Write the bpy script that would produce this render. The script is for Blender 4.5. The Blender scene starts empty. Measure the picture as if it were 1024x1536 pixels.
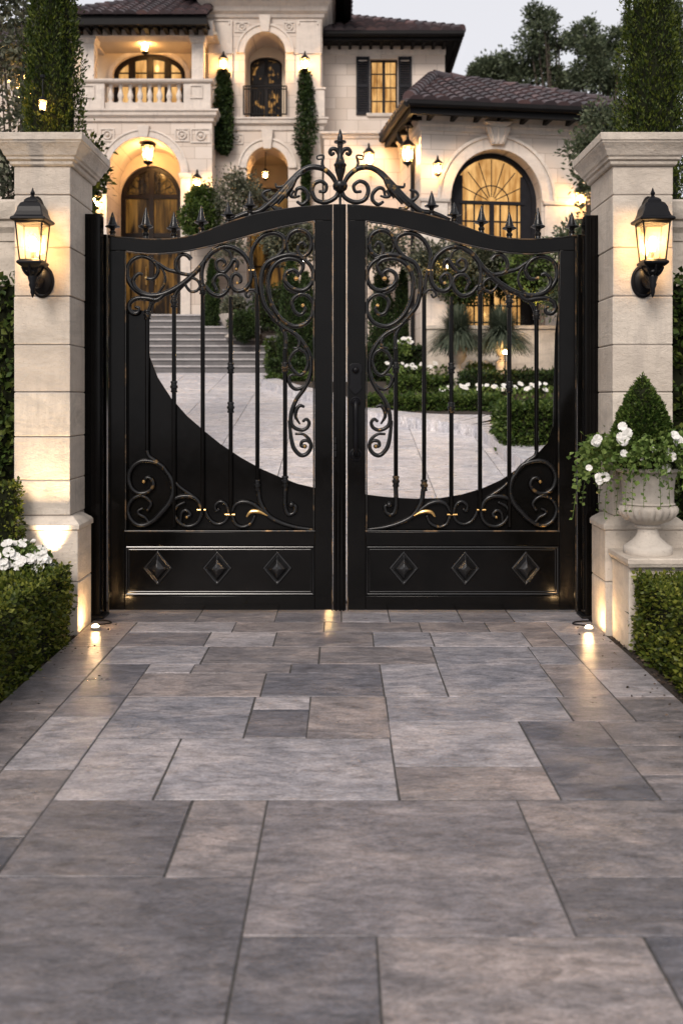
import bpy, bmesh, math, random
import numpy as np
from mathutils import Vector, Matrix

random.seed(7)
RNG = np.random.default_rng(11)
R = math.radians
scene = bpy.context.scene
COL = scene.collection
PI = math.pi

# ------------------------------------------------------------------ camera geometry
F = 1500.0          # focal length in photo pixels (photo is 1024 wide)
HZ = 600.0          # horizon row
EYE = 1.59
GD = 7.5            # camera to gate plane

def X(px, D): return (px - 512.0) * D / F
def Z(py, D): return EYE + (HZ - py) * D / F
def Yd(D): return D - GD
def PX(px, py, D): return Vector((X(px, D), Yd(D), Z(py, D)))
SL = 0.145          # uphill slope of the drive behind the gate
def slope_z(y):
    if y < 0.2: return 0.0
    if y < 15.5: return SL * (y - 0.2)
    if y < 18.0: return SL * 15.3 + (3.75 - SL * 15.3) * (y - 15.5) / 2.5
    return 3.75
def ground_at(px, py):
    D = (EYE + SL * 7.7) / (SL + (py - HZ) / F)
    return Vector((X(px, D), Yd(D), SL * (D - 7.7)))

# ------------------------------------------------------------------ tagging
def tag(o, label=None, cat=None, group=None, kind=None):
    if label: o['label'] = label
    if cat: o['category'] = cat
    if group: o['group'] = group
    if kind: o['kind'] = kind
    return o

def thing(name, label, cat, loc=(0, 0, 0), group=None):
    o = bpy.data.objects.new(name, None)
    COL.objects.link(o)
    o.location = loc
    o.empty_display_size = 0.2
    return tag(o, label, cat, group)

def root_loc(o):
    while o.parent is not None:
        o = o.parent
    return Vector(o.location)

def link(name, me, mats, parent=None, base=None):
    """One mesh object; mesh coordinates arrive in world space."""
    o = bpy.data.objects.new(name, me)
    for m in (mats if isinstance(mats, (list, tuple)) else [mats]):
        me.materials.append(m)
    COL.objects.link(o)
    if parent is not None:
        me.transform(Matrix.Translation(-root_loc(parent)))
        o.parent = parent
    elif base is not None:
        me.transform(Matrix.Translation(-Vector(base)))
        o.location = base
    return o

class MB:
    """Collects vertices and faces, then becomes ONE mesh object."""
    def __init__(self, xf=None):
        self.v, self.f, self.m, self.xf = [], [], [], xf
    def add(self, vs, fs, m=0):
        n = len(self.v)
        for p in vs:
            p = Vector(p)
            self.v.append(self.xf @ p if self.xf is not None else p)
        for f in fs:
            self.f.append(tuple(i + n for i in f))
            self.m.append(m)
        return self
    def box(self, x0, x1, y0, y1, z0, z1, m=0):
        vs = [(x0, y0, z0), (x1, y0, z0), (x1, y1, z0), (x0, y1, z0), (x0, y0, z1), (x1, y0, z1), (x1, y1, z1), (x0, y1, z1)]
        return self.add(vs, [(0, 3, 2, 1), (4, 5, 6, 7), (0, 1, 5, 4), (1, 2, 6, 5), (2, 3, 7, 6), (3, 0, 4, 7)], m)
    def prism(self, poly, y0, y1, m=0):
        """poly: (x, z) pairs, extruded along y."""
        n = len(poly)
        vs = [(x, y0, z) for x, z in poly] + [(x, y1, z) for x, z in poly]
        fs = [tuple(range(n)), tuple(range(2 * n - 1, n - 1, -1))]
        fs += [(i, (i + 1) % n, n + (i + 1) % n, n + i) for i in range(n)]
        return self.add(vs, fs, m)
    def strip(self, a, b, y0, y1, m=0):
        """solid between two (x, z) polylines of equal length."""
        n = len(a)
        vs = [(x, y0, z) for x, z in a] + [(x, y0, z) for x, z in b] + [(x, y1, z) for x, z in a] + [(x, y1, z) for x, z in b]
        fs = []
        for i in range(n - 1):
            fs += [(i, i + 1, n + i + 1, n + i), (2 * n + i, 3 * n + i, 3 * n + i + 1, 2 * n + i + 1),
                   (i, 2 * n + i, 2 * n + i + 1, i + 1), (n + i, n + i + 1, 3 * n + i + 1, 3 * n + i)]
        fs += [(0, n, 3 * n, 2 * n), (n - 1, 3 * n - 1, 4 * n - 1, 2 * n - 1)]
        return self.add(vs, fs, m)
    def tube(self, pts, rads, seg=8, m=0, up=(0, 1, 0), flat=1.0):
        pts = [Vector(p) for p in pts]
        n = len(pts)
        if not isinstance(rads, (list, tuple)): rads = [rads] * n
        up = Vector(up).normalized()
        vs, fs = [], []
        for i, p in enumerate(pts):
            t = (pts[min(i + 1, n - 1)] - pts[max(i - 1, 0)])
            if t.length < 1e-9: t = Vector((0, 0, 1))
            t.normalize()
            u = up - t * up.dot(t)
            if u.length < 1e-3: u = Vector((1, 0, 0)) - t * t.x
            if u.length < 1e-3: u = Vector((0, 0, 1)) - t * t.z
            u.normalize()
            w = t.cross(u)
            for k in range(seg):
                a = 2 * PI * k / seg
                vs.append(p + (u * math.cos(a) * flat + w * math.sin(a)) * rads[i])
        for i in range(n - 1):
            for k in range(seg):
                k2 = (k + 1) % seg
                fs.append((i * seg + k, i * seg + k2, (i + 1) * seg + k2, (i + 1) * seg + k))
        fs.append(tuple(range(seg - 1, -1, -1)))
        fs.append(tuple(range((n - 1) * seg, n * seg)))
        return self.add(vs, fs, m)
    def lathe(self, prof, c, seg=16, m=0, rot=0.0, flute=0, fz=(0, 0), fa=0.0):
        cx, cy, cz = c
        vs, fs = [], []
        for r, z in prof:
            for k in range(seg):
                a = rot + 2 * PI * k / seg
                rr = r
                if flute and fz[0] <= z <= fz[1]:
                    rr = r * (1 + fa * (abs(math.cos(flute * a / 2)) - 0.6))
                vs.append((cx + rr * math.cos(a), cy + rr * math.sin(a), cz + z))
        n = len(prof)
        for i in range(n - 1):
            for k in range(seg):
                k2 = (k + 1) % seg
                fs.append((i * seg + k, i * seg + k2, (i + 1) * seg + k2, (i + 1) * seg + k))
        fs.append(tuple(range(seg - 1, -1, -1)))
        fs.append(tuple(range((n - 1) * seg, n * seg)))
        return self.add(vs, fs, m)
    def ball(self, c, r, seg=10, m=0, sz=1.0):
        n = max(4, seg // 2)
        prof = [(max(r * math.sin(PI * i / n), 1e-4), -r * sz * math.cos(PI * i / n)) for i in range(n + 1)]
        return self.lathe(prof, c, seg, m)
    def build(self, name, mat, parent=None, smooth=30, bevel=0.0, base=None, seg=2, recalc=True):
        me = bpy.data.meshes.new(name)
        me.from_pydata([tuple(p) for p in self.v], [], self.f)
        me.polygons.foreach_set('material_index', self.m)
        if recalc:
            bm = bmesh.new(); bm.from_mesh(me)
            bmesh.ops.recalc_face_normals(bm, faces=bm.faces)
            bm.to_mesh(me); bm.free()
        if smooth:
            me.shade_smooth()
            me.set_sharp_from_angle(angle=R(smooth))
        me.update()
        o = link(name, me, mat, parent, base)
        if bevel:
            b = o.modifiers.new('Bevel', 'BEVEL')
            b.width = bevel; b.segments = seg; b.limit_method = 'ANGLE'; b.angle_limit = R(35)
            b.harden_normals = False
        return o

def crom(pts, step=6):
    """Catmull-Rom resample of 2-D or 3-D points."""
    P = [Vector(p) for p in pts]
    out = []
    for i in range(len(P) - 1):
        p0 = P[i - 1] if i > 0 else P[i] * 2 - P[i + 1]
        p1, p2 = P[i], P[i + 1]
        p3 = P[i + 2] if i + 2 < len(P) else P[i + 1] * 2 - P[i]
        for k in range(step):
            t = k / step
            out.append(0.5 * ((2 * p1) + (p2 - p0) * t + (2 * p0 - 5 * p1 + 4 * p2 - p3) * t * t + (3 * p1 - p0 - 3 * p2 + p3) * t ** 3))
    out.append(P[-1])
    return out

def lerp_list(vals, n):
    return [float(v) for v in np.interp(np.linspace(0, 1, n), np.linspace(0, 1, len(vals)), vals)]

# ------------------------------------------------------------------ leaves as real small faces
def leaf_arrays(P, D, S, width=0.55, fold=0.18):
    """Each leaf: two triangles-pairs folded on the midrib. P base points, D tip directions, S lengths."""
    N = len(P)
    D = D / (np.linalg.norm(D, axis=1, keepdims=True) + 1e-9)
    rv = RNG.normal(size=(N, 3))
    W = np.cross(D, rv); W /= (np.linalg.norm(W, axis=1, keepdims=True) + 1e-9)
    Nn = np.cross(W, D)
    s = S[:, None]
    base = P
    tip = P + D * s
    mid = P + D * s * 0.45
    a = mid + W * s * width * 0.5 + Nn * s * fold
    b = mid - W * s * width * 0.5 + Nn * s * fold
    return np.stack([base, a, tip, b], axis=1)      # N,4,3

def leaf_mesh(name, quads, mat, parent=None, base=None, core=None):
    """quads (N,4,3): each becomes two triangles sharing the midrib. core: an MB whose faces use material slot 1."""
    N = len(quads)
    V = quads.reshape(-1, 3)
    idx = np.arange(N)[:, None] * 4
    T = np.concatenate([idx + np.array([0, 1, 2]), idx + np.array([0, 2, 3])], axis=1).reshape(-1, 3)
    cv, cf = ([], [])
    if core is not None:
        cv = np.array([tuple(p) for p in core.v]); cf = core.f
    nv = len(V) + len(cv)
    allv = np.concatenate([V, cv]) if len(cv) else V
    loops = T.reshape(-1)
    starts = np.arange(len(T)) * 3
    mi = np.zeros(len(T), dtype=np.int32)
    if len(cf):
        cl, cs, p = [], [], len(loops)
        for f in cf:
            cs.append(p); p += len(f)
            cl += [i + len(V) for i in f]
        loops = np.concatenate([loops, np.array(cl)])
        starts = np.concatenate([starts, np.array(cs)])
        mi = np.concatenate([mi, np.ones(len(cf), dtype=np.int32)])
    me = bpy.data.meshes.new(name)
    me.vertices.add(nv); me.vertices.foreach_set('co', allv.astype(np.float32).ravel())
    me.loops.add(len(loops)); me.loops.foreach_set('vertex_index', loops.astype(np.int32))
    me.polygons.add(len(starts)); me.polygons.foreach_set('loop_start', starts.astype(np.int32))
    me.polygons.foreach_set('material_index', mi)
    me.update(calc_edges=True)
    me.validate()
    return link(name, me, mat, parent, base)

def rand_dirs(n, bias, spread):
    return np.asarray(bias) + RNG.normal(size=(n, 3)) * spread

# ------------------------------------------------------------------ materials
class NT:
    def __init__(self, name):
        m = bpy.data.materials.new(name); m.use_nodes = True
        self.mat, self.t = m, m.node_tree
        self.b = self.t.nodes['Principled BSDF']
        self.out = self.t.nodes['Material Output']
    def n(self, kind, **kw):
        nd = self.t.nodes.new(kind)
        for k, v in kw.items(): setattr(nd, k, v)
        return nd
    def l(self, a, b): self.t.links.new(a, b)
    def set(self, **kw):
        for k, v in kw.items():
            self.b.inputs[k.replace('_', ' ')].default_value = v
        return self
    def coord(self, kind='Object'):
        return self.n('ShaderNodeTexCoord').outputs[kind]
    def pos(self):
        return self.n('ShaderNodeNewGeometry').outputs['Position']
    def rnd(self):
        return self.n('ShaderNodeNewGeometry').outputs['Random Per Island']
    def noise(self, vec, scale, detail=6, rough=0.6, dist=0.0):
        nd = self.n('ShaderNodeTexNoise')
        nd.inputs['Scale'].default_value = scale; nd.inputs['Detail'].default_value = detail
        nd.inputs['Roughness'].default_value = rough; nd.inputs['Distortion'].default_value = dist
        if vec is not None: self.l(vec, nd.inputs['Vector'])
        return nd.outputs['Fac']
    def mapping(self, vec, scale=(1, 1, 1), rot=(0, 0, 0), loc=(0, 0, 0)):
        nd = self.n('ShaderNodeMapping')
        nd.inputs['Scale'].default_value = scale; nd.inputs['Rotation'].default_value = rot; nd.inputs['Location'].default_value = loc
        self.l(vec, nd.inputs['Vector'])
        return nd.outputs['Vector']
    def ramp(self, fac, stops, mode='LINEAR'):
        nd = self.n('ShaderNodeValToRGB'); cr = nd.color_ramp; cr.interpolation = mode
        while len(cr.elements) < len(stops): cr.elements.new(0.5)
        for e, (p, c) in zip(cr.elements, stops):
            e.position = p
            e.color = (c, c, c, 1) if isinstance(c, (int, float)) else (*c, 1)
        self.l(fac, nd.inputs['Fac'])
        return nd.outputs['Color']
    def mix(self, a, b, fac, mode='MIX'):
        nd = self.n('ShaderNodeMix', data_type='RGBA', blend_type=mode)
        for s, v in ((6, a), (7, b)):
            if isinstance(v, (tuple, list)): nd.inputs[s].default_value = (*v[:3], 1)
            else: self.l(v, nd.inputs[s])
        if isinstance(fac, (int, float)): nd.inputs[0].default_value = fac
        else: self.l(fac, nd.inputs[0])
        return nd.outputs[2]
    def math(self, op, a, b=None):
        nd = self.n('ShaderNodeMath', operation=op)
        for i, v in enumerate((a, b)):
            if v is None: continue
            if isinstance(v, (int, float)): nd.inputs[i].default_value = v
            else: self.l(v, nd.inputs[i])
        return nd.outputs[0]
    def color(self, v): self.l(v, self.b.inputs['Base Color']); return self
    def rough(self, v): self.l(v, self.b.inputs['Roughness']); return self
    def bump(self, h, strength=0.3, dist=0.01):
        nd = self.n('ShaderNodeBump')
        nd.inputs['Strength'].default_value = strength; nd.inputs['Distance'].default_value = dist
        self.l(h, nd.inputs['Height']); 
        prev = self.b.inputs['Normal']
        if prev.is_linked: self.l(prev.links[0].from_socket, nd.inputs['Normal'])
        self.l(nd.outputs['Normal'], prev)
        return self

def m_paint():
    t = NT('black_gate_paint'); c = t.coord()
    n = t.noise(c, 3, 5)
    t.color(t.ramp(n, [(0.3, (0.0018, 0.0017, 0.0017)), (0.75, (0.0048, 0.0042, 0.0040))]))
    t.rough(t.ramp(t.noise(c, 9, 6), [(0.3, 0.08), (0.7, 0.17)]))
    t.set(Specular_IOR_Level=0.15)
    t.bump(t.noise(c, 4, 3), 0.04, 0.01)
    return t.mat

def m_iron():
    t = NT('wrought_iron'); c = t.coord()
    f = t.ramp(t.noise(c, 16, 4, 0.65), [(0.60, 0.0), (0.70, 1.0)])  # gold flecks: gilding, plus glints of warm light painted in
    t.color(t.mix((0.0045, 0.0045, 0.005), (0.36, 0.22, 0.085), t.math('MULTIPLY', f, 0.55)))
    t.l(t.math('MULTIPLY', f, 0.8), t.b.inputs['Metallic'])
    t.rough(t.ramp(t.noise(c, 30, 4), [(0.3, 0.22), (0.7, 0.38)])); t.set(Specular_IOR_Level=0.32)
    t.bump(t.noise(c, 60, 4), 0.12, 0.003)
    return t.mat

def m_bead():
    t = NT('worn_bronze_glint'); c = t.coord()  # bronze patches: gold rub together with painted warm highlights
    f = t.ramp(t.noise(c, 7, 6, 0.7), [(0.50, 0.0), (0.68, 1.0)])
    t.color(t.mix((0.006, 0.0055, 0.005), (0.24, 0.15, 0.078), f))
    t.l(t.math('MULTIPLY', f, 0.85), t.b.inputs['Metallic'])
    t.set(Roughness=0.34)
    return t.mat

def m_gilt():
    t = NT('gilded_iron'); c = t.coord()
    t.color(t.ramp(t.noise(c, 40, 4), [(0.3, (0.40, 0.23, 0.07)), (0.7, (0.72, 0.48, 0.20))]))
    t.set(Metallic=0.9, Roughness=0.32)
    t.bump(t.noise(c, 70, 3), 0.15, 0.002)
    return t.mat

def m_limestone(name, tint, chisel=0.25, dark=0.72):
    t = NT(name); p = t.pos()
    big = t.noise(t.mapping(p, (1, 1, 2.2)), 2.6, 8, 0.68, 0.8)
    col = t.ramp(big, [(0.34, tuple(v * dark for v in tint)), (0.52, tint), (0.68, tuple(min(1, v * 1.14) for v in tint))])
    stain = t.ramp(t.noise(t.mapping(p, (6, 6, 1.1)), 1.6, 6, 0.7), [(0.50, 0.0), (0.72, 0.6)])
    col = t.mix(col, (tint[0] * 0.55, tint[1] * 0.55, tint[2] * 0.58), stain)
    pit = t.ramp(t.noise(p, 55, 4, 0.7), [(0.32, 0.0), (0.42, 1.0)])
    col = t.mix((tint[0] * 0.72, tint[1] * 0.70, tint[2] * 0.68), col, pit)
    rn = t.math('MULTIPLY', t.math('SUBTRACT', t.rnd(), 0.5), 0.95)
    col = t.mix(col, (tint[0] * 0.72, tint[1] * 0.68, tint[2] * 0.66), t.math('ABSOLUTE', rn))
    t.color(col); t.set(Roughness=0.82)
    t.bump(t.noise(t.mapping(p, (1, 1, 1.5), (0, 0.35, 0)), 18, 8, 0.74, 0.4), chisel, 0.03)
    t.bump(pit, 0.3, 0.004)
    return t.mat

def m_ashlar(name, tint, bw=0.62, bh=0.31):
    t = NT(name); p = t.pos()
    sx = t.n('ShaderNodeSeparateXYZ'); t.l(p, sx.inputs[0])
    cx = t.n('ShaderNodeCombineXYZ')
    t.l(t.math('ADD', sx.outputs[0], sx.outputs[1]), cx.inputs[0]); t.l(sx.outputs[2], cx.inputs[1])
    br = t.n('ShaderNodeTexBrick')
    br.inputs['Scale'].default_value = 1.0; br.inputs['Brick Width'].default_value = bw; br.inputs['Row Height'].default_value = bh
    br.inputs['Mortar Size'].default_value = 0.008; br.inputs['Mortar Smooth'].default_value = 0.2
    br.inputs['Color1'].default_value = (*tint, 1); br.inputs['Color2'].default_value = (tint[0] * .86, tint[1] * .83, tint[2] * .80, 1)
    br.inputs['Mortar'].default_value = (tint[0] * .6, tint[1] * .56, tint[2] * .52, 1)
    t.l(cx.outputs[0], br.inputs['Vector'])
    n = t.noise(p, 1.4, 6, 0.65, 0.3)
    col = t.mix(br.outputs['Color'], (tint[0] * .7, tint[1] * .66, tint[2] * .62), t.ramp(n, [(0.5, 0.0), (0.8, 0.45)]))
    t.color(col); t.set(Roughness=0.85)
    t.bump(br.outputs['Fac'], -0.5, 0.01)
    t.bump(t.noise(p, 24, 6, 0.7), 0.25, 0.02)
    return t.mat

def m_slate(name, c1, c2, c3, rlo, rhi, bump=0.35):
    t = NT(name); p = t.pos(); rnd = t.rnd()
    off = t.n('ShaderNodeCombineXYZ')
    t.l(t.math('MULTIPLY', rnd, 37.0), off.inputs[0]); t.l(t.math('MULTIPLY', rnd, 91.0), off.inputs[1])
    va = t.n('ShaderNodeVectorMath', operation='ADD'); t.l(p, va.inputs[0]); t.l(off.outputs[0], va.inputs[1])
    v = va.outputs[0]
    big = t.noise(t.mapping(v, (1, 1.7, 1)), 2.1, 9, 0.66, 1.1)
    fine = t.noise(t.mapping(v, (0.8, 2.2, 1), (0, 0, 0.3)), 9.0, 8, 0.72, 0.8)
    col = t.ramp(big, [(0.39, c1), (0.50, c2), (0.61, c3)])
    col2 = t.ramp(t.math('FRACT', t.math('MULTIPLY', rnd, 7.31)), [(0.0, c1), (0.5, c2), (1.0, c3)])
    col = t.mix(col, col2, 0.42)
    vein = t.ramp(fine, [(0.34, 0.42), (0.50, 0.95), (0.66, 1.40)])
    col = t.mix(col, vein, 0.75, 'MULTIPLY')
    speck = t.ramp(t.noise(v, 75, 5, 0.75), [(0.36, 0.62), (0.52, 1.0), (0.70, 1.22)])
    col = t.mix(col, speck, 0.75, 'MULTIPLY')
    grain = t.ramp(t.noise(t.mapping(v, (1, 2.6, 1), (0, 0, 0.25)), 38, 8, 0.8, 0.6), [(0.41, 0.55), (0.50, 1.0), (0.59, 1.36)])
    col = t.mix(col, grain, 0.6, 'MULTIPLY')
    crack = t.ramp(t.noise(t.mapping(v, (1, 2.0, 1), (0, 0, 0.5)), 3.4, 10, 0.75, 2.0), [(0.485, 1.0), (0.50, 0.62), (0.515, 1.0)])
    col = t.mix(col, crack, 0.55, 'MULTIPLY')
    t.color(col)
    t.rough(t.ramp(t.noise(v, 5, 7, 0.7), [(0.3, rlo), (0.7, rhi)]))
    t.bump(t.noise(t.mapping(v, (0.7, 2.0, 1), (0, 0, 0.3)), 5.0, 9, 0.7, 1.0), bump, 0.02)
    t.bump(t.noise(v, 70, 6, 0.75), 0.22, 0.004)
    return t.mat

def m_tile():
    t = NT('clay_roof_tile'); rnd = t.rnd(); p = t.pos()
    col = t.ramp(rnd, [(0.0, (0.020, 0.014, 0.017)), (0.45, (0.040, 0.026, 0.029)), (0.8, (0.060, 0.036, 0.038)), (1.0, (0.095, 0.05, 0.048))])
    col = t.mix(col, (0.03, 0.026, 0.03), t.ramp(t.noise(p, 3, 5), [(0.5, 0.0), (0.75, 0.6)]))
    t.color(col); t.rough(t.ramp(t.noise(p, 14, 5), [(0.3, 0.42), (0.7, 0.7)]))
    t.bump(t.noise(p, 30, 5), 0.2, 0.01)
    return t.mat

def m_leaf(name, lo, mid, hi, rough=0.42, trans=0.25):
    t = NT(name); rnd = t.rnd(); p = t.pos()
    clump = t.noise(p, 5.0, 3)
    f = t.math('ADD', t.math('MULTIPLY', rnd, 0.6), t.math('MULTIPLY', clump, 0.55))
    col = t.ramp(f, [(0.22, lo), (0.55, mid), (0.92, hi)])
    t.color(col); t.set(Roughness=rough, Specular_IOR_Level=0.2)
    tr = t.n('ShaderNodeBsdfTranslucent'); t.l(t.mix(col, (1.0, 0.95, 0.3), 0.0), tr.inputs['Color'])
    mx = t.n('ShaderNodeMixShader'); mx.inputs[0].default_value = trans
    t.l(t.b.outputs[0], mx.inputs[1]); t.l(tr.outputs[0], mx.inputs[2]); t.l(mx.outputs[0], t.out.inputs[0])
    return t.mat

def m_plain(name, col, rough=0.6, metal=0.0, var=0.25, scale=6, bump=0.1):
    t = NT(name); c = t.pos()
    t.color(t.ramp(t.noise(c, scale, 5), [(0.3, tuple(v * (1 - var) for v in col)), (0.7, tuple(min(1, v * (1 + var)) for v in col))]))
    t.set(Roughness=rough, Metallic=metal, Specular_IOR_Level=(0.5 if name == 'cast_black_iron' else 0.15) if max(col) < 0.02 else 0.4)
    if bump: t.bump(t.noise(c, scale * 8, 4), bump, 0.005)
    return t.mat

def m_emit(name, col, strength):
    t = NT(name)
    t.set(Base_Color=(*col, 1), Emission_Color=(*col, 1), Emission_Strength=strength)
    return t.mat

def m_window_glow(name, c1, c2, strength, scale=2.2, stretch=(2.4, 2.4, 0.7), lim=(0.38, 0.70)):
    """A pane lit from inside: curtain folds and lamps as soft vertical variation of the emitted light."""
    t = NT(name); p = t.pos()
    n = t.noise(t.mapping(p, stretch), scale, 4, 0.5, 0.6)
    folds = t.noise(t.mapping(p, (14, 14, 0.25)), 1.4, 3)
    f = t.math('ADD', t.math('MULTIPLY', n, 0.75), t.math('MULTIPLY', folds, 0.3))
    col = t.ramp(f, [(lim[0], c1), (lim[1], c2)])
    t.color(col); t.l(col, t.b.inputs['Emission Color'])
    t.set(Emission_Strength=strength, Roughness=0.12, Specular_IOR_Level=0.12); t.l(t.mix(col, (0, 0, 0), 0.93), t.b.inputs['Base Color'])
    return t.mat

def m_lamp_glass():
    t = NT('frosted_lamp_glass')
    tr = t.n('ShaderNodeBsdfTransparent'); tl = t.n('ShaderNodeBsdfTranslucent'); gl = t.n('ShaderNodeBsdfGlossy')
    tl.inputs['Color'].default_value = (1.0, 0.86, 0.62, 1); gl.inputs['Roughness'].default_value = 0.12
    tr.inputs['Color'].default_value = (1, 0.95, 0.86, 1)
    a = t.n('ShaderNodeMixShader'); a.inputs[0].default_value = 0.13
    b = t.n('ShaderNodeMixShader'); b.inputs[0].default_value = 0.06
    t.l(tr.outputs[0], a.inputs[1]); t.l(tl.outputs[0], a.inputs[2])
    t.l(a.outputs[0], b.inputs[1]); t.l(gl.outputs[0], b.inputs[2]); t.l(b.outputs[0], t.out.inputs[0])
    return t.mat

M = {}
M['paint'] = m_paint(); M['iron'] = m_iron(); M['bead'] = m_bead(); M['iron_plain'] = m_plain('cast_black_iron', (0.0065, 0.0065, 0.007), 0.2, 0, 0.3, 20, 0.03); M['gilt'] = m_gilt()
M['lime'] = m_limestone('pillar_limestone', (0.575, 0.51, 0.435), 0.5)
M['urn'] = m_limestone('cast_stone_urn', (0.50, 0.455, 0.40), 0.15)
M['ashlar'] = m_ashlar('house_ashlar', (0.61, 0.53, 0.465))
M['stone'] = m_limestone('house_dressed_stone', (0.62, 0.55, 0.485), 0.12, 0.86)
M['render'] = m_plain('warm_plaster', (0.60, 0.50, 0.38), 0.85, 0, 0.10, 1.5, 0.15)
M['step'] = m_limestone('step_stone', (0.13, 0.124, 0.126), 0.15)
M['slate'] = m_slate('slate_paving', (0.079, 0.081, 0.098), (0.146, 0.140, 0.156), (0.244, 0.214, 0.214), 0.24, 0.46)
M['tread'] = m_limestone('toplit_tread_stone', (0.36, 0.345, 0.345), 0.12)  # tread tone lighter than the risers: light from above painted in
M['pale_slab'] = m_slate('pale_drive_paving', (0.395, 0.39, 0.425), (0.55, 0.535, 0.56), (0.67, 0.62, 0.60), 0.22, 0.5, 0.12)
M['slate_pale'] = m_slate('slate_paving_pale', (0.160, 0.160, 0.183), (0.278, 0.264, 0.283), (0.426, 0.380, 0.377), 0.24, 0.46)  # lightened further to hold the mid-distance sheen in the stone colour
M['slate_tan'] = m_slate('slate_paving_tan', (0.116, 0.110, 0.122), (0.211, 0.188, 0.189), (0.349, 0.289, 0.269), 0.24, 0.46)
M['slate_dark'] = m_slate('slate_paving_dark', (0.060, 0.063, 0.078), (0.109, 0.106, 0.120), (0.189, 0.166, 0.166), 0.24, 0.46)
M['joint'] = m_plain('joint_grit', (0.058, 0.054, 0.051), 0.95, 0, 0.4, 40, 0.5)
M['tile'] = m_tile()
M['eave'] = m_plain('dark_eave_timber', (0.0055, 0.005, 0.0055), 0.6)
M['black_metal'] = m_plain('black_lantern_metal', (0.005, 0.005, 0.0065), 0.38, 0.0)
M['dark_wood'] = m_plain('dark_bronze_joinery', (0.010, 0.006, 0.0045), 0.4)
M['shutter'] = m_plain('charcoal_shutter', (0.011, 0.011, 0.014), 0.6)
M['box_leaf'] = m_leaf('boxwood_leaf', (0.016, 0.028, 0.005), (0.068, 0.092, 0.013), (0.20, 0.205, 0.034))
M['ivy_leaf'] = m_leaf('ivy_leaf', (0.018, 0.034, 0.010), (0.050, 0.082, 0.018), (0.13, 0.150, 0.035))
M['cone_leaf'] = m_leaf('topiary_leaf', (0.014, 0.032, 0.007), (0.046, 0.080, 0.016), (0.115, 0.155, 0.036))
M['cypress_leaf'] = m_leaf('cypress_leaf', (0.006, 0.014, 0.003), (0.034, 0.055, 0.008), (0.115, 0.135, 0.020))
M['dark_leaf'] = m_leaf('dark_green_leaf', (0.010, 0.020, 0.008), (0.026, 0.046, 0.015), (0.060, 0.090, 0.026))  # deep green foliage tone
M['olive_leaf'] = m_leaf('olive_leaf', (0.045, 0.055, 0.035), (0.095, 0.105, 0.070), (0.19, 0.19, 0.13))
M['tree_leaf'] = m_leaf('oak_leaf', (0.034, 0.048, 0.028), (0.078, 0.098, 0.056), (0.15, 0.17, 0.10))  # leaf colour lightened to carry the haze over the hill trees
M['trail_leaf'] = m_leaf('trailing_leaf', (0.040, 0.070, 0.015), (0.095, 0.150, 0.035), (0.20, 0.26, 0.075))
M['grass_blade'] = m_leaf('fountain_grass_blade', (0.035, 0.050, 0.035), (0.075, 0.095, 0.065), (0.15, 0.17, 0.12))
M['petal'] = m_leaf('white_petal', (0.72, 0.70, 0.66), (0.82, 0.80, 0.77), (0.88, 0.87, 0.84), 0.6, 0.3)
M['core'] = m_plain('twiggy_core', (0.010, 0.012, 0.005), 0.95)
M['bark'] = m_plain('bark', (0.055, 0.042, 0.032), 0.9, 0, 0.4, 12, 0.5)
M['soil'] = m_plain('dark_soil', (0.035, 0.027, 0.021), 0.95, 0, 0.5, 30, 0.8)
M['chip'] = m_leaf('bark_chip', (0.020, 0.014, 0.010), (0.060, 0.042, 0.030), (0.15, 0.11, 0.08), 0.9, 0.0)
M['bulb'] = m_emit('warm_bulb', (1.0, 0.60, 0.25), 165.0)
M['house_bulb'] = m_emit('warm_house_bulb', (1.0, 0.57, 0.21), 235.0)
M['puck'] = m_emit('ground_lamp_lens', (1.0, 0.62, 0.28), 460.0)
M['glass'] = m_lamp_glass()
M['lit'] = m_window_glow('lit_window', (0.36, 0.155, 0.034), (1.0, 0.58, 0.21), 0.70)
M['dim'] = m_window_glow('dim_hall_glass', (0.012, 0.006, 0.0025), (0.42, 0.20, 0.04), 0.75, 1.5, (2.6, 2.6, 0.6), (0.46, 0.92))
M['dark_glass'] = m_window_glow('dark_hall_glass', (0.006, 0.004, 0.003), (0.9, 0.45, 0.12), 0.8, 4.5, (1.0, 1.0, 1.0), (0.56, 0.80))
M['lime_mortar'] = m_plain('lime_mortar', (0.27, 0.235, 0.205), 0.95)
M['mortar'] = m_plain('mortar_line', (0.115, 0.105, 0.10), 0.95)

# ------------------------------------------------------------------ camera, sky, sun
cam = bpy.data.cameras.new('camera'); cam_o = bpy.data.objects.new('camera', cam); COL.objects.link(cam_o)
cam.sensor_fit = 'HORIZONTAL'; cam.sensor_width = 36.0; cam.lens = 36.0 * F / 1024.0
cam.shift_y = -(768.0 - HZ) / 1024.0
cam_o.location = (0, -GD, EYE); cam_o.rotation_euler = (R(90), 0, 0)
cam.clip_start = 0.05; cam.clip_end = 2000
cam.dof.use_dof = True; cam.dof.focus_distance = GD - 0.1; cam.dof.aperture_fstop = 3.2
scene.camera = cam_o

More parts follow.
